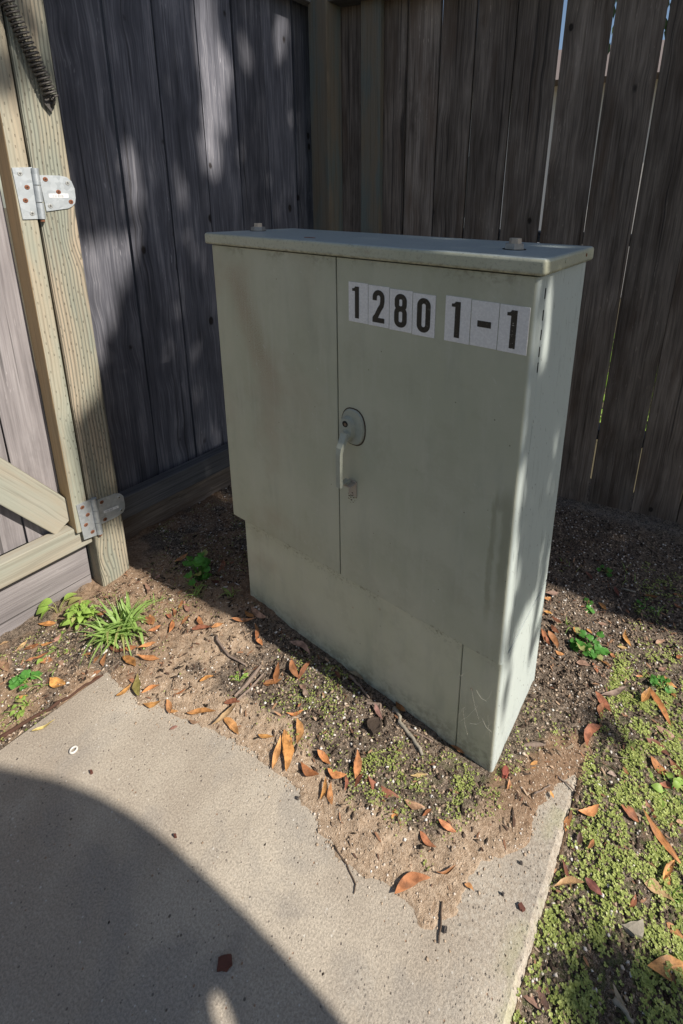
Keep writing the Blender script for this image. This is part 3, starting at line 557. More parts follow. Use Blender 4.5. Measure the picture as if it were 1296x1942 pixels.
# number stickers
def ribbon(path,w_,close=False):
    P=[Vector((a,b,0)) for a,b in path]; n=len(P); L=[];R=[]
    for i in range(n):
        if close: a,b=P[i-1],P[(i+1)%n]
        else: a,b=P[max(i-1,0)],P[min(i+1,n-1)]
        t=(b-a).normalized(); nn=Vector((-t.y,t.x,0)); L.append(P[i]+nn*w_/2); R.append(P[i]-nn*w_/2)
    v=L+R; m_=n if close else n-1; f=[(i,(i+1)%n,n+(i+1)%n,n+i) for i in range(m_)]; return v,f
def rr(cx,cy,hw,hh,r,n=6):
    out=[]
    for qx,qy,a0 in ((1,1,0),(-1,1,PI/2),(-1,-1,PI),(1,-1,1.5*PI)):
        for k in range(n+1):
            a=a0+PI/2*k/n; out.append((cx+qx*(hw-r)+r*math.cos(a),cy+qy*(hh-r)+r*math.sin(a)))
    return out
def digit(ch,hw,hh,st):
    """2D faces centred at the origin"""
    V=[];Fc=[]
    def addv(v,f):
        i=len(V); L_=len(Fc)*.000004; V.extend([(p[0],p[1],L_) for p in v]); Fc.extend([tuple(i+k for k in q) for q in f])
    def quad(*p): addv(p,[tuple(range(len(p)))])
    if ch=='1':
        quad((-st/2,-hh),(st/2,-hh),(st/2,hh),(-st/2,hh)); quad((-st/2-.0075,hh-.0105),(-st/2,hh-.0105),(-st/2,hh-.0015),(-st/2-.0025,hh-.004),(-st/2-.0075,hh-.0045))
    elif ch=='-': quad((-.0135,-.0055),(.0135,-.0055),(.0135,.0065),(-.0135,.0065))
    elif ch=='0': addv(*ribbon(rr(0,0,hw-st/2,hh-st/2,hw-st/2),st,True))
    elif ch=='8':
        a=hw-st/2; m_=.004; t=(hh-st/2-m_)/2; b=(hh-st/2+m_)/2
        addv(*ribbon(rr(0,m_+t,a*.93,t,a*.85),st,True)); addv(*ribbon(rr(0,m_-b,a,b,a*.9),st,True))
    elif ch=='2':
        a=hw-st/2; r=a; top=hh-st/2; p=[(-a,top-r-.009)]+[(-a+0*k,top-r) for k in (0,)]
        p=[(-a,top-r-.007)]+[(r*math.cos(PI-PI*k/10),top-r+r*math.sin(PI-PI*k/10)) for k in range(11)]+[(a,top-r-.008),(a*.82,top-r-.017),(a*.25,-.006),(-a*.55,-.021),(-a*.93,-hh+st*.95),(-a*.95,-hh+.001)]
        addv(*ribbon(p,st)); quad((-hw,-hh),(hw,-hh),(hw,-hh+st*.95),(-hw,-hh+st*.95))
    return V,Fc
cells=[('1',.477,.531,1.1185,1.0305,0.),('2',.5315,.586,1.1170,1.0300,.05),('8',.5865,.6425,1.1150,1.0290,.12),('0',.643,.6955,1.1130,1.0275,.25),('1',.7165,.7705,1.1165,1.0280,.2),('-',.771,.8255,1.1150,1.0285,.1),('1',.826,.8815,1.1145,1.0280,1.)]
for ch,x0,x1,z1,z0,wear in cells:
    bm=bmesh.new(); box(bm,x0+.0004,x1-.0004,-.0012,.0002,z0,z1,.0003,1); sk_=mobj('number_sticker',bm_mesh('number_sticker',bm),STICK,dr); sk_['label']='white sticker reading '+('a dash' if ch=='-' else ch)
    V,Fc=digit(ch,.0155,.0350,.0112); cx=(x0+x1)/2-(.003 if ch=='1' and x0<.5 else 0); cz=(z0+z1)/2
    me=mesh('digit' if ch!='-' else 'dash',[(cx+a,-.0016-c_,cz+b) for a,b,c_ in V],Fc); dg=mobj(me.name.split('.')[0],me,DIGIT,sk_); dg.color=(wear,wear,wear,1)
# cobweb threads low on the right plinth
v=[];f=[]
for k in range(16):
    u_=Vector((rng.uniform(.81,.885),-.003-rng.uniform(0,.01),rng.uniform(.16,.33))); w2=u_+Vector((rng.uniform(-.05,.03),rng.uniform(-.01,.004),rng.uniform(-.10,.0))); w2.x=min(w2.x,.888); w2.y=min(w2.y,-.001)
    a_,b_=tube([u_,(u_+w2)/2+Vector((0,-.001,-.006)),w2],.00017,3); i=len(v); v+=a_; f+=[tuple(i+q for q in p) for p in b_]
mobj('cobweb',mesh('cobweb',v,f),simple('cobweb_silk',(.5,.47,.4),.7,0,.1),cb)
# ------------------------------------------------------------------ trees, house, added shade panel (cast the dappled shade or show through the gaps)
def leaf_cloud(name,pts,ln,wd,mat,parent,hang=True,seed=3):
    g=np.random.default_rng(seed); n=len(pts); P=np.asarray(pts)
    az=g.uniform(0,2*PI,n); ti=g.uniform(.0,.5,n) if hang else g.uniform(0,1.4,n); L=ln*g.uniform(.7,1.3,n); Wd=wd*g.uniform(.7,1.3,n)
    d=np.stack([np.sin(ti)*np.cos(az),np.sin(ti)*np.sin(az),-np.cos(ti)],-1); az2=g.uniform(0,2*PI,n); s_=np.stack([np.cos(az2),np.sin(az2),0*az2],-1); s_-=d*(s_*d).sum(-1,keepdims=True); s_/=np.linalg.norm(s_,axis=1,keepdims=True)
    a=P-d*L[:,None]/2; b=P+d*L[:,None]/2; m1=P+s_*Wd[:,None]/2; m2=P-s_*Wd[:,None]/2
    v=np.stack([a,m1,b,m2],1).reshape(-1,3); f=np.arange(4*n).reshape(n,4)
    me=bpy.data.meshes.new(name); me.vertices.add(4*n); me.vertices.foreach_set('co',v.reshape(-1).astype(np.float32)); me.loops.add(4*n); me.loops.foreach_set('vertex_index',f.reshape(-1).astype(np.int32)); me.polygons.add(n); me.polygons.foreach_set('loop_start',np.arange(0,4*n,4,dtype=np.int32)); me.polygons.foreach_set('loop_total',np.full(n,4,np.int32)); me.update(calc_edges=True)
    o=mobj(name,me,mat,parent); o['kind']='stuff'; return o
ELL=[(.19,1.9,.030,.17),(.535,2.44,.055,.17),(.60,2.31,.045,.12),(.52,1.99,.055,.11),(.555,2.16,.07,.11),(.725,2.45,.04,.13),(.92,2.52,.045,.10),(.375,1.86,.022,.10),(-.012,.26,.026,.10),(.045,1.60,.05,.10)]
def dens(Y,Z):
    j=vn(np.array([Y*9.]),np.array([Z*5.]))[0]
    for a,b,c,d in ELL:
        if ((Y-a)/c)**2+((Z-b)/d)**2<1: return 0
    if Y>.645+j*.05: return 1
    if Z>.4:
        yl=-.087+(Z-.4)*.11
        if Z<1.19: 
            if Y>yl: return 1
            left=-.2 if Z<.96 else -.2+(Z-.96)*.72
            return 1 if (Z>.58+j*.1 and Y>left) else 0
        if Z<1.72: return 1 if Y>-.025+(Z-1.19)*.455 else 0
        if Y>-.02: return 1
        return .35 if Z>1.93 else 0
    if Y>.27 and Z>-.45: return 1
    if Y>-.086 and Y<.27 and Z>-.64:
        if Y<-.070 and Z<-.05: return .03
        if Z>-.40: return .95 if Y>-.03 or Z>.02 else .35
        return .8 if vn(np.array([Y*38.]),np.array([Z*1.2]))[0]>.06 else 0
    if ((Y-.21)/.06)**2+((Z+.96)/.05)**2<1: return .3
    if ((Y+.29)/.085)**2+((Z+1.13)/.10)**2<1: return 1
    if Y<-.245 and Z>.85: return .30
    if Y<-.2 and Z>.95: return .10 if Z<1.4 else .22
    return 0
pts=[]
for k in range(40000):
    Y=rng.uniform(-.45,1.5); Z=rng.uniform(-1.25,3.0)
    if rng.random()<dens(Y,Z)*.75:
        x_=rng.gauss(4.3,.55); pts.append((x_,Y+.097*x_,Z+.9*x_))
def tree(loc,label,pts,limbs,group=None,ln=.13,wd=.034,seed=3):
    t=empty('leafy_tree',loc,label,'tree',group); L=Vector(loc)
    v=[];f=[]
    a_,b_=tube([Vector(p)-L for p in limbs[0][0]],limbs[0][1],10); mobj('trunk',mesh('trunk',a_,b_,True),TRUNK,t)
    for pth,rad in limbs[1:]:
        a_,b_=tube([Vector(p)-L for p in pth],rad,7); mobj('limb',mesh('limb',a_,b_,True),TRUNK,t)
    leaf_cloud('crown',[tuple(Vector(p)-L) for p in pts],ln,wd,TREEL,t,True,seed); return t
tree((5.9,2.6,-.1),'tall leafy tree standing out of frame to the right, dappling the fence with shade',pts,
 [([(5.9,2.6,-.2),(5.8,2.5,1.5),(5.5,2.2,3.2),(5.1,1.8,4.8),(4.8,1.5,6.3)],[.16,.13,.11,.08,.04]),([(5.5,2.2,3.2),(5.0,1.7,3.6),(4.5,1.3,3.7)],[.07,.045,.02]),([(5.1,1.8,4.8),(4.7,1.2,5.4),(4.3,.8,5.8)],[.06,.04,.02]),([(4.8,1.5,6.3),(4.4,1.0,6.7),(4.2,.6,6.6)],[.04,.03,.012])])
def blob(c,r,n,g):
    out=[]
    while len(out)<n:
        p=[g.uniform(-1,1) for _ in range(3)]
        if sum(q*q for q in p)<1: out.append(tuple(c[i]+r[i]*p[i] for i in range(3)))
    return out
g2=random.Random(5)
bp=blob((.35,3.9,3.6),(.9,.8,1.2),1500,g2)+blob((1.2,4.4,3.3),(.7,.6,1.3),900,g2)+blob((-.95,4.2,3.3),(.35,.5,.35),130,g2)
tree((.6,4.2,-.1),'green tree beyond the right fence, glimpsed through its gaps',bp,[([(.6,4.2,-.2),(.55,4.15,1.2),(.5,4.0,3.2)],[.09,.07,.03]),([(.55,4.1,2.2),(1.0,4.3,3.0)],[.04,.02])],None,.12,.04,9)
hs_=empty('stucco_house',(-1.2,7.2,-.13),'pale stucco house beyond the right fence, glimpsed through its gaps','house',None,.22)
bm=bmesh.new(); box(bm,-2.6,2.0,0,4,0,3.15,.02,1); mobj('wall',bm_mesh('wall',bm),STUCCO,hs_)
v=[(-2.9,-.4,3.1),(2.3,-.4,3.1),(2.3,4.4,3.1),(-2.9,4.4,3.1),(-2.9,2,4.1),(2.3,2,4.1)]; mobj('roof',mesh('roof',v,[(0,1,5,4),(2,3,4,5),(1,2,5),(3,0,4),(3,2,1,0)]),ROOFM,hs_)
wn=bmesh.new(); box(wn,-2.0,-1.0,-.03,.02,1.1,2.2,.005,1); wf=mobj('window',bm_mesh('window',wn),WHITE,hs_); wn=bmesh.new(); box(wn,-1.93,-1.07,-.036,-.028,1.17,2.13); mobj('pane',bm_mesh('pane',wn),GLASSD,wf)
# low leaf-strewn verge beyond the fence: small plants
vp=[(rng.uniform(-.2,2.4),rng.uniform(2.2,5),-.13+abs(rng.gauss(0,.09))) for _ in range(2600)]
o=leaf_cloud('ground_cover_plants',vp,.07,.045,LIGHTW,None,False,4); tag(o,'green ground cover beyond the right fence seen through its gaps','ground cover')
# added panel outside the view, outlined to cast the big slab shadow
ag=empty('slab_shade_panel',(2.3,-.85,0),'added round topped wooden panel outside the frame, shaped to shade the slab','shade panel')
cu=bpy.data.curves.new('c','CURVE'); cu.dimensions='2D'; cu.fill_mode='BOTH'; cu.extrude=.018
prof=[(-.335,.05),(-.335,1.25),(-.32,1.34),(-.315,1.42),(-.312,1.5),(-.312,1.6),(-.314,1.7),(-.322,1.79),(-.337,1.875),(-.352,1.93),(-.372,1.99),(-.424,2.11),(-.50,2.22),(-.62,2.32),(-.8,2.38),(-.98,2.34),(-1.14,2.22),(-1.26,2.05),(-1.32,1.85),(-1.33,1.6),(-1.33,.05)]
def spl(pts_):
    s_=cu.splines.new('POLY'); s_.points.add(len(pts_)-1)
    for p,(a,b) in zip(s_.points,pts_): p.co=(a+.85,b,0,1)
    s_.use_cyclic_u=True
spl(prof); spl([(-.420+.013*math.cos(a)+.012*math.sin(a),1.455+.052*math.sin(a)) for a in (2*PI*k/18 for k in range(18))])  # hole shaped to let the bright patch through the shadow
co_=bpy.data.objects.new('tmpcurve',cu); scn.collection.objects.link(co_); bpy.context.view_layer.update()
me=bpy.data.meshes.new_from_object(co_.evaluated_get(bpy.context.evaluated_depsgraph_get())); bpy.data.objects.remove(co_)
me.name='shade_panel'; pn=mobj('shade_panel',me,None,ag,(0,0,0),(PI/2,0,PI/2)); me.materials.clear(); me.materials.append(WOOD_R)
part_box('rail',WOOD_R,ag,(.03,.09,.86),(.036,-.43,.35),(-PI/2,0,0)); part_box('rail',WOOD_R,ag,(.03,.09,.86),(.036,-.43,1.75),(-PI/2,0,0))
part_box('panel_post',WOOD_R,ag,(.09,.09,2.4),(0,-.54,-.1))
# ------------------------------------------------------------------ ground litter: grit, seedlings, leaves, twigs, weeds
def hfine(x,y):
    x=np.asarray(x,float); y=np.asarray(y,float); sd=sdist(x,y); on_=(x>-.1)&(x<1.06)&(y<.3); ins=np.where(on_,np.clip(sd/.05,0,1),1)
    z=hs(x,y)+ins*(fbm(x,y,3,9.)*.012+fbm(x,y,4,60.)*.0085); return np.where(on_,np.maximum(z,0),z)
STL={'soil_crumbs':'dark crumbs of humus and mulch over the earth','sand_grains':'pale sand grains along the earth edge on the slab','loose_grit':'loose grit strewn over the concrete slab','bark_crumbs':'slivers of bark mulch among the leaves','pale_pebbles':'tiny pale pebbles scattered in the earth','rail_debris':'crumbs and leaf dust lying on a bottom rail'}
STC={'soil_crumbs':'soil','sand_grains':'sand','loose_grit':'grit','bark_crumbs':'mulch','pale_pebbles':'pebbles','rail_debris':'debris'}
def scatter_mesh(name,V,Fi,tone,mat,kind,smooth=False):
    """V (n,k,3) vertices of n copies, Fi list of faces inside one copy"""
    n,k,_=V.shape; me=bpy.data.meshes.new(name); me.vertices.add(n*k); me.vertices.foreach_set('co',V.reshape(-1).astype(np.float32))
    ft=len(Fi[0]); fa=np.array(Fi); f=(np.arange(n)[:,None,None]*k+fa[None]).reshape(-1,ft)
    me.loops.add(f.size); me.loops.foreach_set('vertex_index',f.reshape(-1).astype(np.int32)); me.polygons.add(len(f)); me.polygons.foreach_set('loop_start',np.arange(0,f.size,ft,dtype=np.int32)); me.polygons.foreach_set('loop_total',np.full(len(f),ft,np.int32)); me.update(calc_edges=True)
    a=me.attributes.new('tone','FLOAT','POINT'); a.data.foreach_set('value',np.repeat(tone,k).astype(np.float32))
    o=mobj(name,me,mat); tag(o,STL.get(name),STC.get(name),kind='stuff'); return o
def inbox(x,y): return (x>.03)&(x<.90)&(y>-.004)&(y<.31)
def pick(n,xr,yr,fn):
    x=nrg.uniform(*xr,n); y=nrg.uniform(*yr,n); p=fn(x,y); k=(nrg.random(n)<p)&~inbox(x,y)&~((x<-.41)&(y<.0)); return x[k],y[k]
def rocks(name,x,y,s0,s1,tone,flat=.7,lift=.0,long=1.0):
    n=len(x); base=np.array([(1,0,0),(0,1,0),(-1,0,0),(0,-1,0),(0,0,1),(0,0,-1)],float); r=np.exp(nrg.uniform(np.log(s0),np.log(s1),n))
    V=base[None]*(1+nrg.uniform(-.35,.35,(n,6,1))); V=V*np.array([long,1,flat])[None,None]+nrg.uniform(-.2,.2,(n,6,3))
    an=nrg.uniform(0,2*PI,n); c,s_=np.cos(an)[:,None],np.sin(an)[:,None]; X=V[...,0]*c-V[...,1]*s_; Y=V[...,0]*s_+V[...,1]*c
    V=np.stack([X,Y,V[...,2]],-1)*r[:,None,None]; V+=np.stack([x,y,hfine(x,y)+r*.25+lift],-1)[:,None]
    return scatter_mesh(name,V,[(0,1,4),(1,2,4),(2,3,4),(3,0,4),(1,0,5),(2,1,5),(3,2,5),(0,3,5)],tone,GRIT,'stuff')
# dark crumbs and wood crumbs in the humus
def fh(x,y): return humus(x,y)*.95*np.where((x<1.06)&(x>-.1)&(y<.15)&(sdist(x,y)<.01),0,1)
x,y=pick(70000,(-.6,1.5),(-.75,1.3),fh); rocks('soil_crumbs',x,y,.0013,.0052,np.clip(nrg.normal(.38,.26,len(x))+(nrg.random(len(x))<.22)*.45,0,1),.6)
# sand grains in and along the edge of the spilled earth
def fs(x,y):
    d=sdist(x,y); on_=(x>-.1)&(x<1.06)&(y<.3); e=np.where(on_,np.clip(1-np.abs(d-.03)/.06,0,1)+.30*(d>0),.55); e=np.where(on_&(d<0)&(d>-.07),.34*np.exp(d/.016),e); return np.where(on_&(d<-.07),0,e)*(1-.6*humus(x,y))*.9
x,y=pick(52000,(-.55,1.1),(-.72,.5),fs); rocks('sand_grains',x,y,.0011,.0034,np.clip(nrg.normal(.76,.11,len(x)),0,1),.7)
x,y=pick(900,(-.08,1.05),(-.8,.12),lambda x,y:.12*(sdist(x,y)<-.02)); rocks('loose_grit',x,y,.0010,.0026,np.clip(nrg.normal(.4,.3,len(x)),0,1),.7)
x,y=pick(9000,(-.5,1.5),(-.7,1.0),lambda x,y:np.where((x>-.1)&(x<1.06)&(sdist(x,y)<.02)&(y<.2),0,np.where(x<.1,.75,.4))); rocks('bark_crumbs',x,y,.0016,.0042,np.clip(nrg.normal(.35,.25,len(x)),0,1),.35,.001,3.2)
x,y=pick(240,(-.5,1.5),(-.7,1.0),lambda x,y:np.where((x>-.1)&(x<1.06)&(sdist(x,y)<.02)&(y<.2),0,.45)); rocks('pale_pebbles',x,y,.002,.0045,np.clip(nrg.normal(.88,.08,len(x)),0,1),.7,.001,1.3)
def leaf_bits():
    x,y=pick(5200,(-.55,1.5),(-.72,1.0),lambda x,y:np.where((x>-.1)&(x<1.06)&(sdist(x,y)<.01)&(y<.2),0,np.where((x<.15)|(y>-.02),.75,.35)))
    n=len(x); q=np.array([(-1,-.12),(-.3,-.42),(.5,-.3),(1,.05),(.4,.36),(-.5,.3)]); a=nrg.uniform(0,2*PI,n); L=np.exp(nrg.uniform(np.log(.003),np.log(.011),n)); ti=nrg.normal(0,.3,n); z=hfine(x,y)+.002+nrg.uniform(0,.003,n)
    P=q[None]*(1+nrg.uniform(-.35,.35,(n,6,1)))*L[:,None,None]*np.array([1,.7]); c,s_=np.cos(a)[:,None],np.sin(a)[:,None]
    V=np.stack([P[...,0]*c-P[...,1]*s_,P[...,0]*s_+P[...,1]*c,P[...,0]*np.sin(ti)[:,None]+nrg.uniform(-.001,.001,(n,6))],-1)+np.stack([x,y,z],-1)[:,None]
    o=scatter_mesh('leaf_litter',V,[(0,1,2,3,4,5)],nrg.random(n),LITTER,'stuff'); tag(o,'broken brown leaf fragments littering the earth','leaf litter')
leaf_bits()
# seedlings: tiny pairs of round leaves
def seedlings():
    x,y=pick(380000,(-.55,1.5),(-.75,1.1),lambda x,y:moss(x,y)*np.clip(.5+fbm(x,y,3,26.)*2.4,.02,1)*np.where((x>-.1)&(x<1.06)&(sdist(x,y)<.03)&(y<.2),0,1))
    n=len(x); K=3; hexa=np.array([(0,0),(.28,.36),(.7,.42),(1,0),(.7,-.42),(.28,-.36)])
    r=np.where(x>1.05,nrg.uniform(.0020,.0046,n),nrg.uniform(.0015,.0033,n)); h=nrg.uniform(.001,.007,n); az=nrg.uniform(0,2*PI,n); z=hfine(x,y)+h; out=[];tn=[]
    tone=np.clip(nrg.normal(.55,.25,n),0,1)
    for k in range(K):
        a=az+k*2.2+nrg.uniform(-.5,.5,n); ti=nrg.uniform(-.15,.55,n); d=np.stack([np.cos(a)*np.cos(ti),np.sin(a)*np.cos(ti),np.sin(ti)],-1); s_=np.stack([-np.sin(a),np.cos(a),nrg.uniform(-.3,.3,n)],-1)
        V=hexa[None,:,0:1]*d[:,None]+hexa[None,:,1:2]*s_[:,None]; V=V*r[:,None,None]+np.stack([x,y,z],-1)[:,None]; out.append(V); tn.append(tone)
    o=scatter_mesh('seedling_cover',np.concatenate(out),[(0,1,2,3,4,5)],np.concatenate(tn),COVER,'stuff'); tag(o,'bright green carpet of tiny seedlings over the earth','ground cover')
seedlings()
# debris on the fence rail and the gate rail
n=420; x=nrg.uniform(XF+.004,XF+.045,n); y=np.where(nrg.random(n)<.7,nrg.uniform(-.08,.5,n),nrg.uniform(.1,.95,n)); r=nrg.uniform(.0015,.006,n); base=np.array([(1,0,0),(0,1,0),(-1,0,0),(0,-1,0),(0,0,1),(0,0,-1)],float)
V=base[None]*r[:,None,None]*np.array([1,1.6,.6])+nrg.uniform(-.001,.001,(n,6,3)); V+=np.stack([x,y,.2045+r*.5],-1)[:,None]; OCT=[(0,1,4),(1,2,4),(2,3,4),(3,0,4),(1,0,5),(2,1,5),(3,2,5),(0,3,5)]
scatter_mesh('rail_debris',V,OCT,np.clip(nrg.normal(.4,.28,n),0,1),GRIT,'stuff')
n=260; x=nrg.uniform(-.497,-.475,n); y=np.where(nrg.random(n)<.5,nrg.uniform(-.36,-.27,n),nrg.uniform(-.6,-.27,n)); r=nrg.uniform(.0013,.004,n)
V=base[None]*r[:,None,None]*np.array([1,1.8,.5])+nrg.uniform(-.001,.001,(n,6,3)); V+=np.stack([x,y,.2395+r*.5],-1)[:,None]; scatter_mesh('rail_debris',V,OCT,np.clip(nrg.normal(.5,.28,n),0,1),GRIT,'stuff')
# fallen leaves ---------------------------------------------------------------
COL={'orange':(.44,.205,.085),'rust':(.29,.125,.062),'tan':(.43,.28,.17),'pinkish':(.29,.17,.135),'darkred':(.165,.065,.045),'dark':(.075,.042,.03),'yellow':(.43,.31,.12),'grey':(.24,.185,.145),'olive':(.22,.19,.07),'beige':(.45,.36,.26)}
WORD={'orange':'orange brown','rust':'rust brown','tan':'tan','pinkish':'pinkish brown','darkred':'dark reddish','dark':'dark brown','yellow':'yellowish','grey':'greyish brown','olive':'olive','beige':'beige'}
def leaf_mesh(L,Wd,curl,fold,twist,seed):
    r=random.Random(seed); ns=9; v=[];f=[]; asym=r.uniform(.42,.6); bn=r.uniform(.0,.16)
    for i in range(ns+1):
        t=i/ns; wv=(math.sin(PI*min(1,t**(.8 if asym<.5 else 1.15)))**.92)*Wd/2 if 0<t<1 else 0
        if t<.10: wv*=.25
        wv*=1+r.uniform(-.12,.10); z=curl*L*(4*(t-.5)**2)*.5+L*.02*math.sin(t*9+seed); tw=twist*(t-.4); bend=bn*L*math.sin(PI*t)*(1 if seed%2 else -1)
        for k in (-1,0,1):
            a=fold; yy=k*wv; zz=abs(k)*wv*math.sin(a); yy*=math.cos(a); y2=yy*math.cos(tw)-zz*math.sin(tw); z2=yy*math.sin(tw)+zz*math.cos(tw); v.append((t*L,y2+bend,z+z2))
    for i in range(ns):
        for k in range(2): f.append((i*3+k,i*3+k+1,(i+1)*3+k+1,(i+1)*3+k))
    zmin=min(p[2] for p in v); v=[(a,b,c-zmin) for a,b,c in v]
    return mesh('fallen_leaf',v,f,True)
ZM={'3':(480,1380,2.025),'4':(900,1380,3.273),'R':(940,900,3.236),'L':(0,980,2.492),'7':(400,950,1.994)}
NL=[0]; used={}
def leaf(zk,a,b,wpx,colr,label,curl=.10,fold=.2,lift=.003,group=None,P=None,rail=None):
    NL[0]+=1; i=NL[0]
    ox,oy,k=ZM[zk]; A=(ox+a[0]/k,oy+a[1]/k); B=(ox+b[0]/k,oy+b[1]/k)
    if rail is None: p=gnd(*A); q=gnd(*B)
    else: p=on(*A,(0,0,1),rail); q=on(*B,(0,0,1),rail)
    d=q-p; d.z=0; L=max(d.length,.012); mid=(p+q)/2
    dist=(mid-CP).length; Wd=max(wpx/k/F*dist*.78,.0042); Wd=min(Wd,L*.5)
    cv=curl*rng.uniform(.5,1.6); me=leaf_mesh(L,Wd,cv,fold*rng.uniform(.4,1.8),rng.uniform(-.9,.9),i)
    o=mobj('fallen_leaf',me,LEAF); zb=[]
    for t in (0,.25,.5,.75,1):
        c=p.lerp(q,t); zb.append((hz(c.x,c.y) if rail is None else rail))
    if rail is None: zb=[max(z_,0) if (-.1<mid.x<1.06 and mid.y<.2) else z_ for z_ in zb]
    z=max(zb) if rail is None else rail
    slope=math.atan2(zb[-1]-zb[0],L); z=(zb[0]+zb[-1])/2
    o.location=(p.x,p.y,zb[0]+lift+.0012); o.rotation_euler=(rng.uniform(-.25,.25),-slope+rng.uniform(-.04,.04),math.atan2(d.y,d.x))
    c=COL[colr]; j=rng.uniform(.85,1.25); o.color=(c[0]*j,c[1]*j*rng.uniform(.9,1.12),c[2]*j*rng.uniform(.75,1.1),1)
    tag(o,label,'leaf',group); return o
GR_ALL='dry leaves fallen on the ground'
ORD=['first','second','third','fourth','fifth','sixth','seventh','eighth','ninth','tenth','eleventh','twelfth','thirteenth','fourteenth']
def many(zk,where,rows,lift=.003):
    """alike leaves of one place: told apart by colour, then by their order from left to right"""
    for c in sorted({r_[3] for r_ in rows}):
        rs=sorted([r_ for r_ in rows if r_[3]==c],key=lambda r_:r_[0][0]+r_[1][0])
        for i,(a,b,wp,_) in enumerate(rs):
            lab=f'{WORD[c]} leaf {where}' if len(rs)==1 else f'{ORD[i]} {WORD[c]} leaf from the left {where}'
            leaf(zk,a,b,wp,c,lab,.10,.2,lift*rng.uniform(.6,1.8),'dry leaves '+where)
# singled-out leaves
leaf('3',(543,650),(683,590),34,'orange','large orange leaf curled up from the bare slab at the sand tip',.16,.1,.004)
leaf('3',(440,192),(572,280),42,'rust','broad rusty leaf lying at the seedling edge, widest below the cabinet',.08,.15)
leaf('3',(120,15),(127,182),44,'orange','long orange brown leaf upright in the trio beside the slab edge',.1,.15)
leaf('3',(75,170),(108,40),24,'orange','slim orange leaf lying against the left of the tall trio leaf',.1,.3,.005)
leaf('3',(170,-30),(172,78),32,'orange','short broad orange leaf right of the trio, pointing to the cabinet',.08,.15)
leaf('3',(183,140),(255,193),30,'rust','rust brown leaf with dark tip right of the trio at the sand',.1,.2)
leaf('3',(248,95),(300,150),26,'orange','small orange leaf half sunk among seedlings above two paler leaves',.12,.3)
leaf('3',(287,165),(362,188),26,'orange','flat orange leaf lying crosswise below a small one',.06,.15)
leaf('3',(402,98),(393,212),32,'orange','orange leaf with pale midrib leaning over a dark red one',.1,.25,.008)
leaf('3',(425,180),(393,240),18,'darkred','dark red leaf under the pale ribbed orange leaf',.15,.4)
leaf('3',(280,195),(260,292),20,'orange','narrow orange leaf on the sand, left one of a parallel pair',.12,.3)
leaf('3',(302,215),(306,308),22,'orange','narrow orange leaf on the sand, right one of a parallel pair',.12,.3)
leaf('3',(358,192),(354,252),14,'rust','stubby rust leaf fragment standing on the sand',.1,.3)
leaf('3',(582,288),(660,312),28,'tan','tan folded leaf right of the broad rusty leaf',.12,.5)
leaf('3',(650,347),(686,318),13,'rust','tiny rust leaf lying near the tan folded leaf',.12,.3)
leaf('3',(712,357),(785,407),24,'orange','orange leaf with grey edge alone among the seedlings',.06,.15)
leaf('3',(541,304),(524,418),27,'orange','orange leaf with dark tail hanging over the sand',.06,.15)
leaf('3',(640,405),(704,472),25,'rust','rust leaf lying slantwise at the seedling and sand border',.08,.2)
leaf('3',(574,395),(581,430),16,'tan','tan leaf scrap beside the dark tailed leaf',.1,.3)
leaf('3',(703,572),(780,543),16,'rust','thin curled leaf behind the large orange slab leaf',.25,.5,.004)
leaf('3',(812,606),(849,635),15,'orange','small orange leaf on clean slab right of the sand tip',.1,.3)
leaf('3',(603,190),(670,185),15,'tan','slim tan leaf close under the cabinet front corner',.1,.3)
leaf('3',(1005,985),(1145,1105),62,'pinkish','large pinkish brown leaf leaning on the slab edge near the bottom',.08,.12,.008)
leaf('4',(640,535),(770,500),48,'orange','orange leaf split in two just right of the slab edge',.15,.4,.005)
leaf('4',(1050,985),(1240,1105),88,'tan','big oval tan leaf with insect bites lying on green cover',.05,.08,.006)
leaf('4',(1040,520),(1296,880),40,'orange','very long orange leaf reaching across the right ground cover',.05,.25,.006)
leaf('4',(485,1022),(680,988),42,'tan','tan rolled leaf beside the slab edge in the green cover',.12,.7,.005)
leaf('4',(685,945),(797,1055),42,'darkred','dark reddish leaf with a tear right of the rolled tan leaf',.06,.15,.005)
leaf('4',(905,488),(1020,602),54,'rust','rust brown leaf with frayed end in the middle of the green cover',.06,.2,.005)
leaf('4',(1065,1495),(1310,1500),80,'orange','broad ragged orange leaf at the lower right of the green cover',.08,.2,.006)
leaf('4',(1165,968),(1235,845),50,'orange','curled orange leaf above the big oval tan leaf',.18,.5,.008)
leaf('4',(1188,1225),(1300,1325),66,'orange','orange leaf beside the grey wood chunk',.06,.15,.005)
leaf('4',(565,662),(607,555),36,'orange','small orange leaf tucked into the slab edge shadow',.1,.3)
leaf('4',(640,745),(652,655),44,'dark','dark mouldering leaf beside the slab edge',.1,.3)
leaf('4',(820,292),(882,310),44,'beige','pale beige leaf curl right of the slab end',.2,.7)
leaf('4',(780,2),(690,152),48,'rust','rust leaf pointing at the far end of the slab',.08,.2,.006)
leaf('R',(610,1345),(706,1478),54,'rust','glossy rust leaf beside a greyish one behind the cabinet side',.08,.2,.006)
leaf('R',(640,1372),(800,1325),44,'grey','long greyish leaf crossing behind the glossy rust leaf',.08,.3,.006)
leaf('R',(320,980),(382,1085),52,'rust','rust leaf resting against the side of the cabinet',.1,.3,.008)
leaf('R',(800,968),(836,1078),34,'orange','upright orange leaf right of the lobed weed',.1,.35,.008)
leaf('R',(940,1320),(1082,1572),38,'orange','long slender orange leaf near the right frame edge',.08,.3,.006)
leaf('R',(890,1425),(942,1338),46,'orange','cupped orange leaf left of the long slender one',.2,.5,.008)
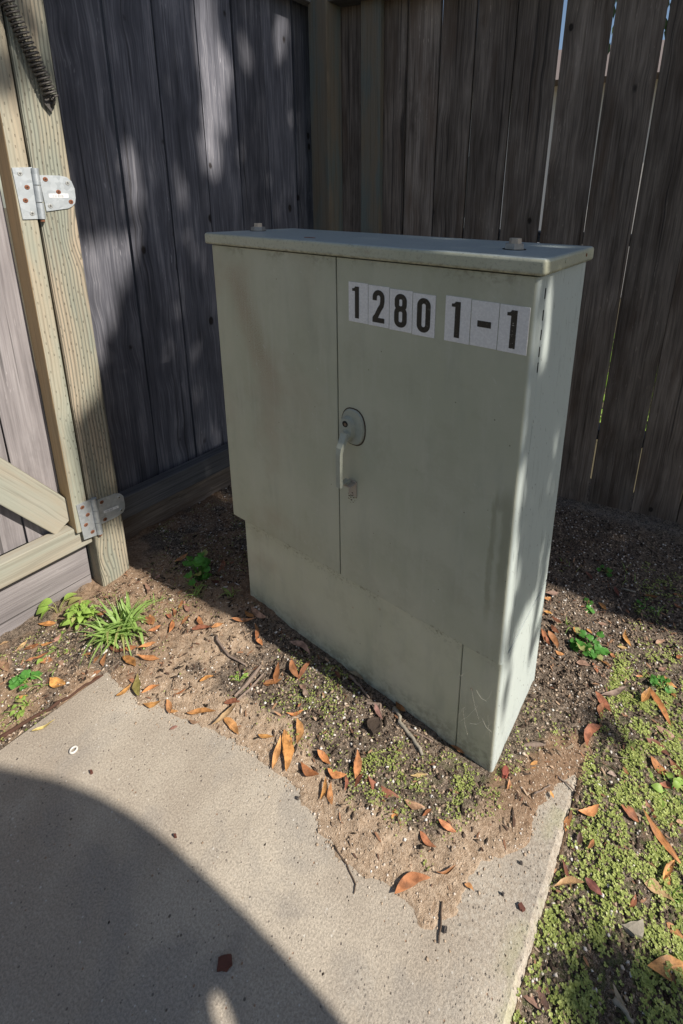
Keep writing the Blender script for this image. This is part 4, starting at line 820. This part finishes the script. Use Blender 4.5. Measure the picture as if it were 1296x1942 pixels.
leaf('R',(410,135),(502,140),24,'darkred','dim reddish leaf lying at the foot of the right fence',.1,.3)
leaf('L',(150,1025),(265,968),20,'yellow','yellowish straw leaf lying alone on the slab corner',.2,.4,.002)
leaf('L',(803,1012),(842,993),20,'pinkish','small pinkish leaf alone on the slab near the earth',.08,.2,.001)
leaf('L',(655,755),(660,862),36,'olive','olive yellow leaf standing out at the slab corner',.1,.2,.006)
leaf('L',(885,942),(1027,930),28,'orange','long orange leaf lying along the earth edge',.12,.3,.005)
leaf('L',(1005,1005),(1130,900),30,'tan','tan leaf arched over a rust one at the earth edge',.2,.3,.01)
leaf('L',(1058,958),(1130,1042),36,'orange','orange leaf under the arched tan leaf',.08,.2,.003)
leaf('L',(825,222),(890,183),28,'orange','shaded orange leaf below the fence beside the lobed weed',.1,.2,.005)
leaf('L',(240,82),(330,95),26,'orange','orange leaf resting on the gate rail under the brace',.15,.3,.001,None,None,.2395)
leaf('L',(300,88),(372,68),18,'rust','rust leaf on the gate rail next to the hinge',.15,.3,.001,None,None,.2395)
leaf('L',(165,100),(217,96),18,'rust','small rust leaf on the gate rail, farthest from the hinge',.15,.3,.001,None,None,.2395)
leaf('L',(180,512),(267,510),28,'orange','flat orange leaf under the pale weed by the gate',.1,.2)
leaf('L',(0,612),(50,598),36,'tan','tan leaf cut by the left frame edge',.08,.15)
leaf('L',(240,770),(316,802),44,'orange','broad orange leaf lying above the gap left of the slab',.12,.3)
leaf('L',(580,672),(642,720),36,'rust','rust leaf just below the big grass tuft',.08,.2,.005)
leaf('L',(650,665),(757,682),28,'orange','curled orange leaf right below the big grass tuft',.2,.4,.005)
leaf('7',(298,543),(378,595),24,'pinkish','pale pinkish leaf lying in the shade along the cabinet plinth',.08,.2,.006)
leaf('7',(305,612),(336,682),30,'rust','rust leaf propped up below the pale pinkish leaf',.1,.3,.008)
many('4','on the green cover by the slab',[((1125,0),(1272,95),52,'pinkish'),((1064,82),(1212,190),60,'darkred'),((1090,190),(1226,320),70,'rust'),((1210,202),(1300,335),50,'rust'),((1137,362),(1256,385),36,'rust'),((1060,460),(1130,578),40,'darkred'),((1187,1000),(1216,918),40,'orange'),((1250,592),(1300,602),60,'tan'),((340,272),(390,222),30,'orange'),((200,392),(216,330),22,'orange'),((470,402),(490,452),24,'orange'),((920,250),(956,302),26,'rust'),((1180,1380),(1230,1300),30,'dark'),((1000,1050),(960,1140),24,'rust'),((740,700),(700,760),22,'rust'),((860,1600),(985,1840),26,'grey'),((1180,1420),(1290,1450),30,'grey'),((545,830),(580,960),22,'darkred'),((1110,860),(1180,890),20,'dark')])
many('R','heaped behind the cabinet side',[((300,740),(385,746),30,'pinkish'),((298,772),(338,760),40,'orange'),((293,852),(352,872),26,'orange'),((340,890),(402,932),34,'darkred'),((280,962),(320,1060),40,'rust'),((365,1090),(422,1116),28,'orange'),((340,930),(395,985),30,'darkred'),((270,960),(300,1010),24,'pinkish'),((310,1010),(330,1065),20,'rust')],.006)
many('R','round the sunny lobed weed',[((495,1165),(582,1180),40,'pinkish'),((640,1135),(706,1192),30,'rust'),((595,1160),(625,1222),32,'rust'),((655,1420),(650,1530),38,'rust'),((630,792),(680,838),34,'orange'),((630,910),(686,921),28,'pinkish'),((560,950),(596,985),26,'orange'),((745,1055),(812,1065),24,'tan'),((980,1040),(1042,1018),26,'pinkish'),((1000,1202),(1046,1190),40,'pinkish'),((1030,1240),(1116,1316),34,'orange'),((1085,1310),(1106,1382),30,'rust'),((860,1245),(905,1245),14,'orange'),((1110,1130),(1150,1120),30,'rust'),((700,1090),(735,1130),24,'orange'),((480,940),(500,980),22,'orange'),((730,690),(760,750),24,'darkred'),((800,830),(825,860),24,'rust'),((905,745),(1000,760),24,'rust'),((1090,740),(1150,760),26,'rust'),((1095,800),(1150,830),20,'rust'),((550,600),(595,650),20,'darkred')])
many('L','between gate and slab',[((60,652),(132,590),20,'tan'),((110,640),(190,614),22,'rust'),((195,616),(250,604),18,'orange'),((245,602),(292,560),26,'pinkish'),((185,696),(252,690),30,'orange'),((0,690),(40,740),30,'pinkish'),((280,690),(305,715),20,'pinkish'),((160,680),(230,650),14,'rust'),((40,660),(50,730),14,'grey'),((90,860),(130,855),16,'orange'),((120,690),(170,670),14,'rust'),((385,665),(440,660),12,'rust')])
many('L','round the big grass tuft',[((445,705),(487,655),20,'rust'),((490,717),(507,655),22,'rust'),((515,612),(600,640),24,'darkred'),((592,628),(650,622),24,'rust'),((650,632),(742,608),22,'orange'),((710,470),(727,517),36,'rust'),((690,480),(710,520),30,'rust'),((702,545),(762,520),26,'orange'),((455,462),(507,464),22,'rust'),((440,545),(480,540),16,'tan'),((685,325),(700,380),18,'pinkish'),((415,760),(482,735),18,'rust'),((440,780),(480,755),14,'darkred')])
many('L','between fence and plinth',[((800,555),(817,495),24,'rust'),((855,522),(896,470),20,'rust'),((870,405),(896,462),26,'pinkish'),((845,442),(861,400),20,'rust'),((940,478),(966,520),24,'rust'),((905,537),(1006,525),26,'rust'),((1000,530),(1062,510),22,'orange'),((1095,490),(1212,488),20,'orange'),((1155,450),(1202,480),24,'rust'),((1185,430),(1262,490),32,'pinkish'),((1030,272),(1056,215),28,'rust'),((1075,240),(1112,220),14,'rust'),((998,302),(1042,318),22,'darkred'),((1210,585),(1242,615),22,'orange'),((785,470),(810,490),18,'rust'),((815,440),(826,480),14,'rust'),((735,300),(760,280),14,'pinkish'),((1205,510),(1225,570),16,'rust')])
many('L','on the earth by the slab corner',[((550,857),(622,800),22,'orange'),((670,842),(757,802),24,'orange'),((680,892),(767,880),26,'orange'),((790,870),(806,942),30,'orange'),((830,852),(882,825),12,'rust'),((1060,890),(1137,885),32,'rust'),((1220,1040),(1298,1045),22,'orange'),((945,790),(1012,760),20,'orange'),((1243,800),(1298,778),32,'rust'),((610,775),(642,790),18,'rust'),((595,770),(650,760),12,'pinkish'),((800,910),(845,925),14,'orange'),((895,965),(950,975),16,'pinkish')])
many('7','along the plinth foot',[((245,702),(257,622),24,'rust'),((198,702),(272,685),24,'rust'),((330,692),(380,612),20,'rust'),((333,702),(362,722),22,'pinkish'),((285,812),(352,800),15,'orange'),((700,760),(737,808),22,'rust'),((170,500),(172,540),14,'rust'),((620,780),(650,840),18,'pinkish'),((350,720),(372,750),20,'grey'),((345,775),(330,790),14,'rust'),((470,650),(490,680),16,'darkred'),((905,930),(960,965),14,'rust'),((520,655),(580,690),14,'grey')],.005)
# twigs and small finds ---------------------------------------------------------
def twig(pts,r0_,mat,label,zk=None,lift=.004,n=6,name='twig'):
    P=[]
    for p in pts:
        if zk: ox,oy,k=ZM[zk]; p=(ox+p[0]/k,oy+p[1]/k)
        q=gnd(*p); P.append(Vector((q.x,q.y,max(q.z,hz(q.x,q.y))+lift)))
    # resample with wobble
    Q=[]
    for i in range(len(P)-1):
        for t in (0,.33,.66): Q.append(P[i].lerp(P[i+1],t)+Vector((rng.uniform(-1,1),rng.uniform(-1,1),rng.uniform(-.5,1)))*r0_*.5)
    Q.append(P[-1]); rad=[r0_*(1-.45*i/len(Q))*rng.uniform(.85,1.12) for i in range(len(Q))]
    v,f=tube([q-Q[0] for q in Q],rad,n); o=mobj(name,mesh(name,v,f,True),mat,None,Q[0]); tag(o,label,'twig'); return o
twig([(1022,572),(1050,620),(1085,660),(1165,707)],.0042,TWIG,'curved brown twig lying on the bare earth left of the cabinet','L')
twig([(695,790),(718,845),(760,905),(800,968)],.0062,GREYWOOD,'thick grey weathered twig under the front of the cabinet','7',.006)
twig([(528,665),(565,705),(600,750)],.0035,TWIG,'short grey twig lying against the plinth middle','7')
twig([(735,860),(790,885),(840,915)],.0030,TWIG,'thin twig crossing right of the thick grey twig','7')
twig([(312,458),(360,530),(395,605),(388,640)],.0016,TWIG_D,'thin forked dark twig on the slab left of the sand tip','3',.002)
twig([(727,672),(722,740),(714,832)],.0022,TWIG_D,'straight dark twig reaching from the sand tip onto the slab','3',.003)
twig([(515,310),(570,350),(628,402)],.0020,TWIG,'thin twig lying across the far end of the slab','4',.004)
twig([(370,415),(420,395),(470,360)],.0018,TWIG,'pale bent twig between cabinet corner and slab end','4',.003)
twig([(800,165),(835,120),(870,195),(950,205)],.0012,TWIG,'pale wiry stem looped over the cover at the slab end','4',.008)
twig([(860,1690),(915,1760),(985,1838)],.0042,GREYWOOD,'grey stick in the shade at the bottom right','4',.004)
twig([(560,1250),(640,1285),(710,1310)],.0022,TWIG,'thin pale twig behind the cabinet side','R',.004)
twig([(940,460),(1050,520),(1160,575)],.0022,TWIG,'pale twig in the deep shade near the right fence','R',.004)
twig([(775,705),(860,725)],.0035,GREYWOOD,'short pale stick in the shade beyond the cabinet','R',.004)
twig([(385,795),(430,820),(470,850)],.0020,TWIG_D,'dark twig among seedlings in front of the plinth','7',.003)
twig([(775,325),(830,345)],.0016,TWIG,'pale straw stalk on the earth beside the grass sprigs','L',.010)
twig([(415,500),(416,470)],.0018,TWIG_D,'tiny dark stick alone on the sunlit slab',None,.002) if False else None
for pts in ([(160,905),(230,850),(300,790)],[(130,880),(215,800),(260,740)],[(200,900),(250,830),(285,760)]): pass
def shred(pts,wd,label,zk):
    ox,oy,k=ZM[zk]; P=[]
    for p in pts: q=gnd(ox+p[0]/k,oy+p[1]/k); P.append(Vector((q.x,q.y,hz(q.x,q.y)+.005)))
    v=[];f=[]
    for i,p in enumerate(P):
        t=(P[min(i+1,len(P)-1)]-P[max(i-1,0)]).normalized(); s_=Vector((-t.y,t.x,0)); w2=wd*(1 if 0<i<len(P)-1 else .5)
        for a,b in ((-1,0),(0,.004),(1,.001),(0,-.002)): v.append(p-P[0]+s_*(a*w2)+Vector((0,0,b)))
    for i in range(len(P)-1):
        for q in range(4): f.append((i*4+q,i*4+(q+1)%4,(i+1)*4+(q+1)%4,(i+1)*4+q))
    o=mobj('bark_strip',mesh('bark_strip',v,f),TWIG,None,P[0]); tag(o,label,'bark')
shred([(90,745),(130,705),(165,660),(190,628)],.006,'shredded grey bark strip on the earth left of the plinth','7'); shred([(100,760),(150,715),(200,660)],.004,'thin bark strip lying beside the shredded grey strip','7')
shred([(310,118),(370,112),(440,112)],.006,'pale wood sliver right of the cabinet corner','4'); shred([(590,770),(640,775),(640,840)],.006,'whitish curled bark scrap under the plinth','7')
def chunk(name,poly,h,mat,label,cat,zk,z0=None,rough=.15):
    ox,oy,k=ZM[zk]; P=[gnd(ox+a/k,oy+b/k) for a,b in poly]; c=sum(P,Vector())/len(P); zz=max(hz(c.x,c.y),0 if z0 is None else z0)
    n=len(P); v=[Vector((p.x-c.x,p.y-c.y,-.001)) for p in P]+[Vector(((p.x-c.x)*.93,(p.y-c.y)*.93,h*(1+rng.uniform(-rough,rough)))) for p in P]
    f=[tuple(range(n)),tuple(range(n,2*n))[::-1]]+[(i,n+i,n+(i+1)%n,(i+1)%n) for i in range(n)]; bm=bmesh.new(); bm.from_mesh(mesh(name,v,f)); bmesh.ops.subdivide_edges(bm,edges=bm.edges,cuts=1,use_grid_fill=True)
    for q in bm.verts: q.co+=Vector((rng.uniform(-1,1),rng.uniform(-1,1),rng.uniform(-1,1)))*h*rough*.7
    o=mobj(name,bm_mesh(name,bm),mat,None,(c.x,c.y,zz+.001)); tag(o,label,cat)
ZM['2']=(0,1400,1.9636)
chunk('bark_chip',[(814,822),(838,812),(864,811),(866,846),(845,870),(826,866),(808,872)],.006,BARKCHIP,'dark red bark chip lying in shade on the slab','bark chip','2')
chunk('bark_chip',[(270,1108),(288,1090),(318,1134),(298,1145),(282,1138)],.005,BARKCHIP,'small dark red chip on the slab by its right edge','bark chip','4')
chunk('wood_chunk',[(900,1240),(960,1222),(1048,1214),(1050,1262),(1040,1330),(985,1312)],.012,GREYWOOD,'grey weathered wood chunk lying in the green cover','wood piece','4',-.03)
chunk('seed_pod',[(168,262),(190,250),(208,262),(212,292),(195,318),(172,310)],.010,SEED,'wrinkled dried red pod at the cabinet front corner','seed pod','4')
chunk('earth_clod',[(590,845),(620,832),(648,850),(640,880),(610,890),(592,872)],.018,simple('dark_clod',(.055,.04,.03),.95,0,.4,120.,.8),'dark round clod of earth in front of the plinth','clod','7',0,.22)
for pl,lb in (([(1025,515),(1035,520),(1036,530),(1026,527)],'small dark stone on the slab below the earth tip'),([(955,635),(965,640),(962,650),(955,645)],'tiny dark stone on the slab nearest its right edge'),([(737,765),(746,768),(744,790),(733,792)],'dark pebble beside the straight dark twig'),([(168,270),(175,268),(176,278),(168,280)],'tiny dark pebble on the slab left of the sand')):
    chunk('pebble',pl,.005,simple('dark_stone',(.07,.06,.055),.8),lb,'stone','3')
for pl,lb in (([(648,364),(656,362),(660,372),(650,374)],'brown pebble at the edge of the big slab shadow'),([(335,128),(344,122),(348,132),(338,136)],'brown crumb on the sunlit slab below the white ring')):
    chunk('pebble',pl,.006,BARKCHIP,lb,'stone','2')
# white ring on the slab
c=gnd(140.5,1424.5); bm=bmesh.new(); R0,R1=.0068,.0023; vv=[]
for i in range(24):
    a=2*PI*i/24; ring=[]
    for k in range(8):
        b=2*PI*k/8; ring.append(bm.verts.new(((R0+R1*math.cos(b))*math.cos(a)*1.0,(R0+R1*math.cos(b))*math.sin(a)*1.05,.003+.003*math.sin(b))))
    vv.append(ring)
for i in range(24):
    for k in range(8): bm.faces.new((vv[i][k],vv[(i+1)%24][k],vv[(i+1)%24][(k+1)%8],vv[i][(k+1)%8]))
tag(mobj('plastic_ring',bm_mesh('plastic_ring',bm,True),PLASTIC,None,(c.x,c.y,.001)),'small white plastic ring lying on the sunlit slab','ring')
# grass and weeds ----------------------------------------------------------------
def blade_mesh(L,wd,bend,seed):
    r=random.Random(seed); v=[];f=[]; ns=6
    for i in range(ns+1):
        t=i/ns; a=bend*t; x_=L*t*math.sin(a*.8+.12); z_=L*t*math.cos(a*.8+.12); w2=wd*(1-t**1.8)*(.6+.4*min(1,t*5))/2+.0002
        v+=[(x_,-w2,z_+w2*.35),(x_,0,z_),(x_,w2,z_+w2*.35)]
    for i in range(ns):
        for k in range(2): f.append((i*3+k,i*3+k+1,(i+1)*3+k+1,(i+1)*3+k))
    return mesh('blade',v,f,True)
BL=[blade_mesh(1,.085,b,i) for i,b in enumerate((.3,.7,1.1,1.5,1.9))]
def tuft(px,n,L0,L1,label,mat=GRASS,sp=.02,dirbias=None,name='grass_tuft'):
    p=gnd(*px); z=hz(p.x,p.y); t=empty(name,(p.x,p.y,z),label,'grass')
    for k in range(n):
        me=rng.choice(BL); o=mobj('blade',me,mat,t); L=rng.uniform(L0,L1); o.scale=(L,L*rng.uniform(.75,1.2),L); az=rng.uniform(0,2*PI) if dirbias is None else rng.gauss(dirbias,.9)
        o.location=(rng.gauss(0,sp),rng.gauss(0,sp),-.004); o.rotation_euler=(rng.uniform(-.15,.15),rng.uniform(-.05,.35),az)
    return t
tuft((236,1196),110,.06,.135,'dense bright green grass tuft in sun before the gate post',GRASS,.022)
tuft((300,1140),9,.02,.045,'small sunlit grass sprig right of the dense tuft',GRASS,.012)
tuft((440,1130),13,.025,.06,'shaded grass sprig beside the plinth corner',GRASS,.008)
tuft((372,1128),16,.025,.06,'shaded grass sprig below the lobed weed by the fence',GRASS,.014)
tuft((75,1300),9,.02,.05,'thin grass sprig among the weeds left of the slab',GRASS,.012)
tuft((1240,1165),16,.02,.05,'dim grass sprig in the shade by the right fence',GRASS,.014)
tuft((1080,1075),7,.02,.05,'faint grass blades in deep shade behind the cabinet',GRASS,.02)
tuft((1075,1185),7,.02,.05,'sunlit grass blades left of the right lobed weed',GRASS,.01)
tuft((1288,1690),10,.02,.05,'bright grass sprig cut by the right frame edge',GRASS,.012)
tuft((1020,1400),8,.010,.026,'small bright grass sprig right of the cabinet corner',GRASS,.01)
tuft((30,1355),6,.02,.045,'grass blades leaning over the gap left of the slab',GRASS,.012)
tuft((1190,1090),9,.02,.045,'sparse grass in deep shade beside the right fence',GRASS,.03)
def lobed(seed):
    r=random.Random(seed); n=40; v=[(0,0,.0)];f=[]
    for k in range(n):
        a=-PI*.93+2*PI*.93*k/(n-1); rad=.72+.28*abs(math.cos(2.5*a))**.6+.05*math.cos(15*a)*.6; v.append((rad*math.cos(a)*.5+.1,rad*math.sin(a)*.5,.10*math.cos(2*a+seed)+.06*abs(math.cos(2.5*a))))
    for k in range(1,n): f.append((0,k,k+1))
    return mesh('leaf',v,f,True)
def ovate(seed):
    r=random.Random(seed); v=[];f=[]; ns=7
    for i in range(ns+1):
        t=i/ns; w2=.34*math.sin(PI*t**.75)**.8 if 0<t<1 else 0; z=.12*math.sin(PI*t)-.15*t*t
        v+=[(t,-w2,z+w2*.25),(t,0,z),(t,w2,z+w2*.25)]
    for i in range(ns):
        for k in range(2): f.append((i*3+k,i*3+k+1,(i+1)*3+k+1,(i+1)*3+k))
    return mesh('leaf',v,f,True)
LOB=[lobed(i) for i in range(3)]; OVA=[ovate(i) for i in range(2)]
def weed(name,px,leaves,s0,s1,meshes,mat,label,rad,hgt,stems=True):
    p=gnd(*px); z=hz(p.x,p.y); t=empty(name,(p.x,p.y,z),label,'weed'); sv=[];sf=[]
    for k in range(leaves):
        az=rng.uniform(0,2*PI); rr_=rad*math.sqrt(rng.random()); h=hgt*(1-.5*rr_/rad)*rng.uniform(.35,1.1); tip=Vector((rr_*math.cos(az),rr_*math.sin(az),h)); o=mobj('leaf',rng.choice(meshes),mat,t); s_=rng.uniform(s0,s1); o.scale=(s_,s_,s_)
        o.location=tip; o.rotation_euler=(rng.uniform(-.4,.4),rng.uniform(-.35,.35),az+rng.uniform(-.6,.6))
        a_,b_=tube([(rng.uniform(-.006,.006),rng.uniform(-.006,.006),-.004),tip*.55+Vector((0,0,h*.2)),tip],.0011,4); i=len(sv); sv+=a_; sf+=[tuple(i+q for q in w_) for w_ in b_]
    mobj('stem',mesh('stem',sv,sf,True),mat,t); return t
weed('lobed_weed',(380,1100),24,.022,.036,LOB,MALLOW,'green lobed weed in the shade between fence and cabinet',.05,.13)
weed('lobed_weed',(1118,1225),24,.020,.033,LOB,MALLOW,'low lobed weed in sun beyond the cabinet side',.050,.03)
weed('lobed_weed',(52,1297),9,.022,.032,LOB,LIGHTW,'light green lobed weed at the left frame edge',.035,.03)
weed('lobed_weed',(1225,1150),5,.014,.022,LOB,MALLOW,'tiny lobed weed in the shade by the right fence',.03,.02)
weed('lobed_weed',(1150,1085),6,.014,.024,LOB,MALLOW,'dark lobed weed nearest the right fence',.025,.02)
weed('lobed_weed',(1255,1305),9,.014,.024,LOB,MALLOW,'small lobed weed among long leaves at the right',.03,.02)
weed('lobed_weed',(1115,1150),7,.012,.020,LOB,LIGHTW,'pale seedling weed on the shade border behind the cabinet',.03,.02)
weed('broadleaf_weed',(155,1182),44,.013,.028,OVA,LIGHTW,'pale green broad leaved weed against the gate board',.034,.08)
weed('broadleaf_weed',(112,1160),6,.030,.045,OVA,LIGHTW,'slim weed with pointed leaves casting shade on the gate board',.03,.045)
weed('broadleaf_weed',(110,1225),10,.012,.02,OVA,LIGHTW,'tiny seedlings below the gate kickboard',.05,.012)
weed('broadleaf_weed',(50,1335),10,.012,.02,OVA,LIGHTW,'little sprouts along the gap left of the slab',.03,.015)
weed('broadleaf_weed',(1272,1500),10,.016,.026,OVA,MALLOW,'glossy small weed under long leaves at the right edge',.04,.015)
weed('broadleaf_weed',(455,1290),7,.009,.015,OVA,LIGHTW,'pale sprout on sunny earth before the plinth',.02,.012)
# dark root-like strip lying in the joint left of the slab
twig([(0,1400),(60,1362),(110,1335),(160,1300),(196,1280)],.006,simple('dark_joint_root',(.075,.038,.025),.9,0,.5,60.,.6),'long dark brown bark strip lying in the joint left of the slab',None,-.001,6,'bark_strip')
